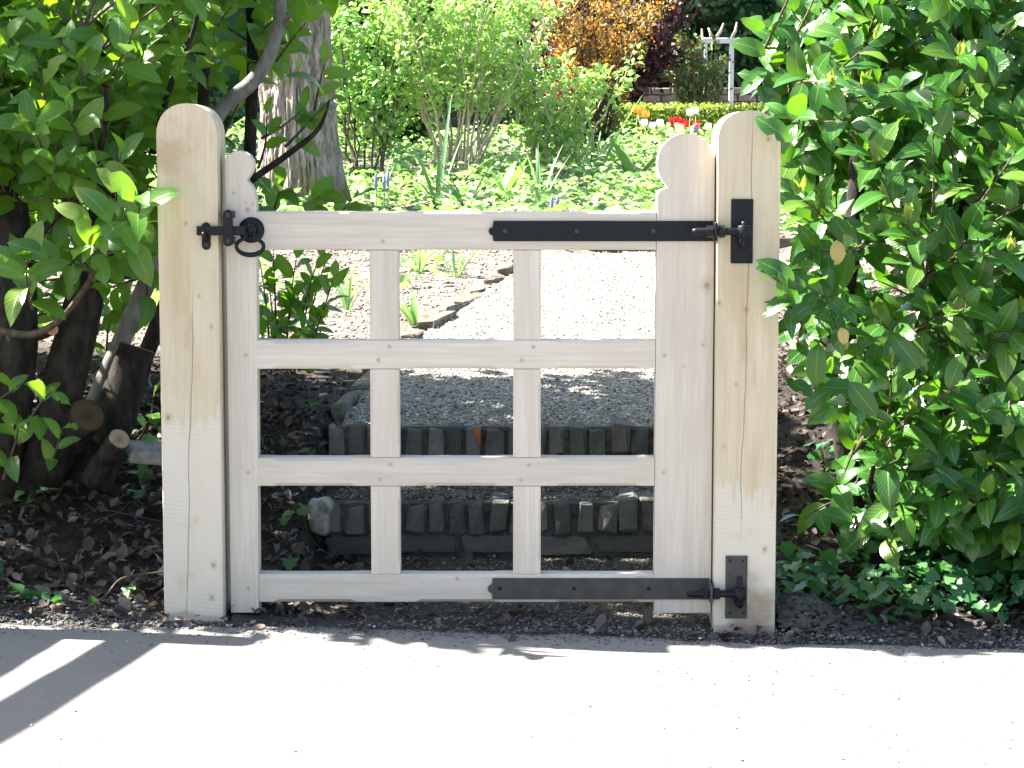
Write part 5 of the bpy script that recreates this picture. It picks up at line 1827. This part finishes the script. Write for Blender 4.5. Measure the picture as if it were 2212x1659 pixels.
# low box hedge in front of the roses
hb = empty('box_hedge', (2.2, 19.6, float(gz(2.2, 19.6))), 'low clipped yellow green box hedge behind the tulips', 'hedge')
z_top = at(1500, 226, 19.6).z
gb = float(gz(2.0, 19.6, False))
bm_obj('hedge_core', box_bm(1.10, 3.6, 19.42, 19.85, gb - 0.1, z_top - 0.04, 0.03, 1), simple('hedge_core_leaf', (0.05, 0.09, 0.02), 0.9, 0.1, 40, (0.09, 0.14, 0.03)), hb)
n = 5200
r = np.random.RandomState(9)
x = r.uniform(1.06, 3.64, n)
side = r.rand(n) < 0.55
y = np.where(side, 19.40 + r.randn(n) * 0.02, r.uniform(19.40, 19.88, n))
z = np.where(side, r.uniform(gb, z_top, n), z_top - 0.03 + r.randn(n) * 0.02)
nr = np.where(side[:, None], [[0, -1, 0.3]], [[0, -0.2, 1]]) + r.randn(n, 3) * 0.5
scatter('foliage', TINY, np.stack([x, y, z], 1), rot_from(r.randn(n, 3), nr), r.uniform(0.025, 0.05, n), M_box, hb, 70, tag_kind='stuff')

# white garden frame
Yf = 22.5
fr = empty('garden_arch', at(1550, 226, Yf), 'white painted timber arch standing beside the rose bush', 'arch')
px_m = F / (Yf - CAM_Y)
zb_ = float(gz(2.6, Yf, False)) - 0.05
for x_, w_ in ((at(1524, 150, Yf).x, 0.04), (at(1580, 150, Yf).x, 0.055)):
    bm_obj('post', box_bm(x_ - w_ / 2, x_ + w_ / 2, Yf - 0.03, Yf + 0.03, zb_, at(1550, 94, Yf).z, 0.004, 1), M_white_paint, fr)
bm_obj('beam', box_bm(at(1517, 90, Yf).x, at(1600, 90, Yf).x, Yf - 0.035, Yf + 0.035, at(1550, 93.5, Yf).z, at(1550, 82, Yf).z, 0.004, 1), M_white_paint, fr)
for k, (a0, a1) in enumerate((((1513, 108), (1516, 62)), ((1545, 84), (1563, 50)), ((1580, 84), (1592, 48)), ((1535, 84), (1530, 60)))):
    tube('dry_vine', [at(*a0, Yf), at((a0[0] + a1[0]) / 2 + 3, (a0[1] + a1[1]) / 2, Yf), at(*a1, Yf)], [0.02, 0.018, 0.010], M_pale_twig, fr, 6)

# low flint wall behind
Yw = 24.5
wl = empty('garden_wall', (2.3, Yw, float(gz(2.3, Yw)) - 0.1), 'low dark stone wall running behind the rose bush', 'wall')
zt_ = at(1500, 186, Yw).z
zb_ = float(gz(2.0, Yw, False)) - 0.1
bm_obj('wall_core', box_bm(-1.0, 5.2, Yw, Yw + 0.3, zb_, zt_ - 0.02, 0.01, 1), simple('wall_mortar', (0.11, 0.095, 0.08), 0.95, 0.1, 12, (0.07, 0.06, 0.05)), wl)
stone_m = [brick_mesh('wall_stone', 0.24, 0.085, 0.10, s + 40) for s in range(4)]
M_wstone = simple('wall_stone', (0.15, 0.12, 0.10), 0.9, 0.15, 7, (0.23, 0.21, 0.19), 0.5)
z = zb_ + 0.02
row = 0
while z < zt_ - 0.05:
    x = 0.6 + (row % 2) * 0.13
    while x < 4.2:
        link('stone', stone_m[(row * 3 + int(x * 9)) % 4], M_wstone, wl, Vector((x, Yw - 0.03 + 0.015 * math.sin(x * 31 + row), z)) - Vector(wl.location))
        x += 0.262
    z += 0.098
    row += 1


def leaf_wall(name, label, cat, c, dims, n, size, mat, seed, trunk=None, lumps=26, core=True, shapes=SMALL, corecol=(0.03, 0.07, 0.035)):
    """dense evergreen mass: leaf clumps on lumps round a dark inner body"""
    r = np.random.RandomState(seed)
    e = empty(name, c, label, cat)
    C = np.array(c) + [0, 0, dims[2] / 2]
    D = np.array(dims) / 2
    if trunk:
        tube('trunk', [Vector(c) - Vector((0, 0, 0.2)), Vector(c) + Vector((0, 0, dims[2] * 0.4)), Vector(c) + Vector((0.05, 0, dims[2] * 0.8))], [trunk, trunk * 0.8, trunk * 0.3], M_bark_dark, e, 10)
    lc = C + (r.rand(lumps, 3) * 2 - 1) * D * 0.75
    lr = r.uniform(0.22, 0.40, lumps) * min(dims)
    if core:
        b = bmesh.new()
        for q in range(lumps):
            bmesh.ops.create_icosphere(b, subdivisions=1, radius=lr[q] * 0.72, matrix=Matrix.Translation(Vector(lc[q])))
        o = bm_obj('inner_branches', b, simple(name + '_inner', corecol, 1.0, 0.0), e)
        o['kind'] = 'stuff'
    q = r.randint(0, lumps, n)
    d = unit(r.randn(n, 3))
    rad = lr[q] * (0.72 + 0.38 * r.rand(n) ** 0.7)
    P_ = lc[q] + d * rad[:, None]
    P_[:, 2] = np.maximum(P_[:, 2], c[2] + 0.02)
    ax = unit(r.randn(n, 3) + d * 0.4)
    scatter('crown', shapes, P_, rot_from(ax, d + r.randn(n, 3) * 0.5), size * r.uniform(0.6, 1.25, n), mat, e, seed, tag_kind='stuff')
    return e


gp = lambda x, y: Vector((x, y, float(gz(x, y, False)) - 0.05))
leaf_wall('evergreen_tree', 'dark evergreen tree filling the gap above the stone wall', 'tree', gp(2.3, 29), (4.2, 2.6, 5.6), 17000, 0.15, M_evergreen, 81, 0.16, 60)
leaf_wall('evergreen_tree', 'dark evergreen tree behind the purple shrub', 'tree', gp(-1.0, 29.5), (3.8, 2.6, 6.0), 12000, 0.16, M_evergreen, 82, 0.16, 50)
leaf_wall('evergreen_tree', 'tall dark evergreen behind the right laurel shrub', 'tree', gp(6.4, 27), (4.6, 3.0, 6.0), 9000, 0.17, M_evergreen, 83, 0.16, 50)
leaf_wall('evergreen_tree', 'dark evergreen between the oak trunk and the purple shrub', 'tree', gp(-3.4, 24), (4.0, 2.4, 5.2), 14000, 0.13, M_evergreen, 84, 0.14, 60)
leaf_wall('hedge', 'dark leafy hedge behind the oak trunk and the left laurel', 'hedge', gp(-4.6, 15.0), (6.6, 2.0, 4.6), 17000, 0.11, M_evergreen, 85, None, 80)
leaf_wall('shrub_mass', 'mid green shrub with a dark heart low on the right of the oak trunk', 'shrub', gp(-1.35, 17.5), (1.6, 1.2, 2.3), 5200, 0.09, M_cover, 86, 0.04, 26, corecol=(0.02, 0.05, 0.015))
leaf_wall('evergreen_tree', 'dark evergreen at the right end of the stone wall', 'tree', gp(4.4, 30), (3.6, 2.4, 5.4), 9000, 0.17, M_evergreen, 87, 0.15, 50)
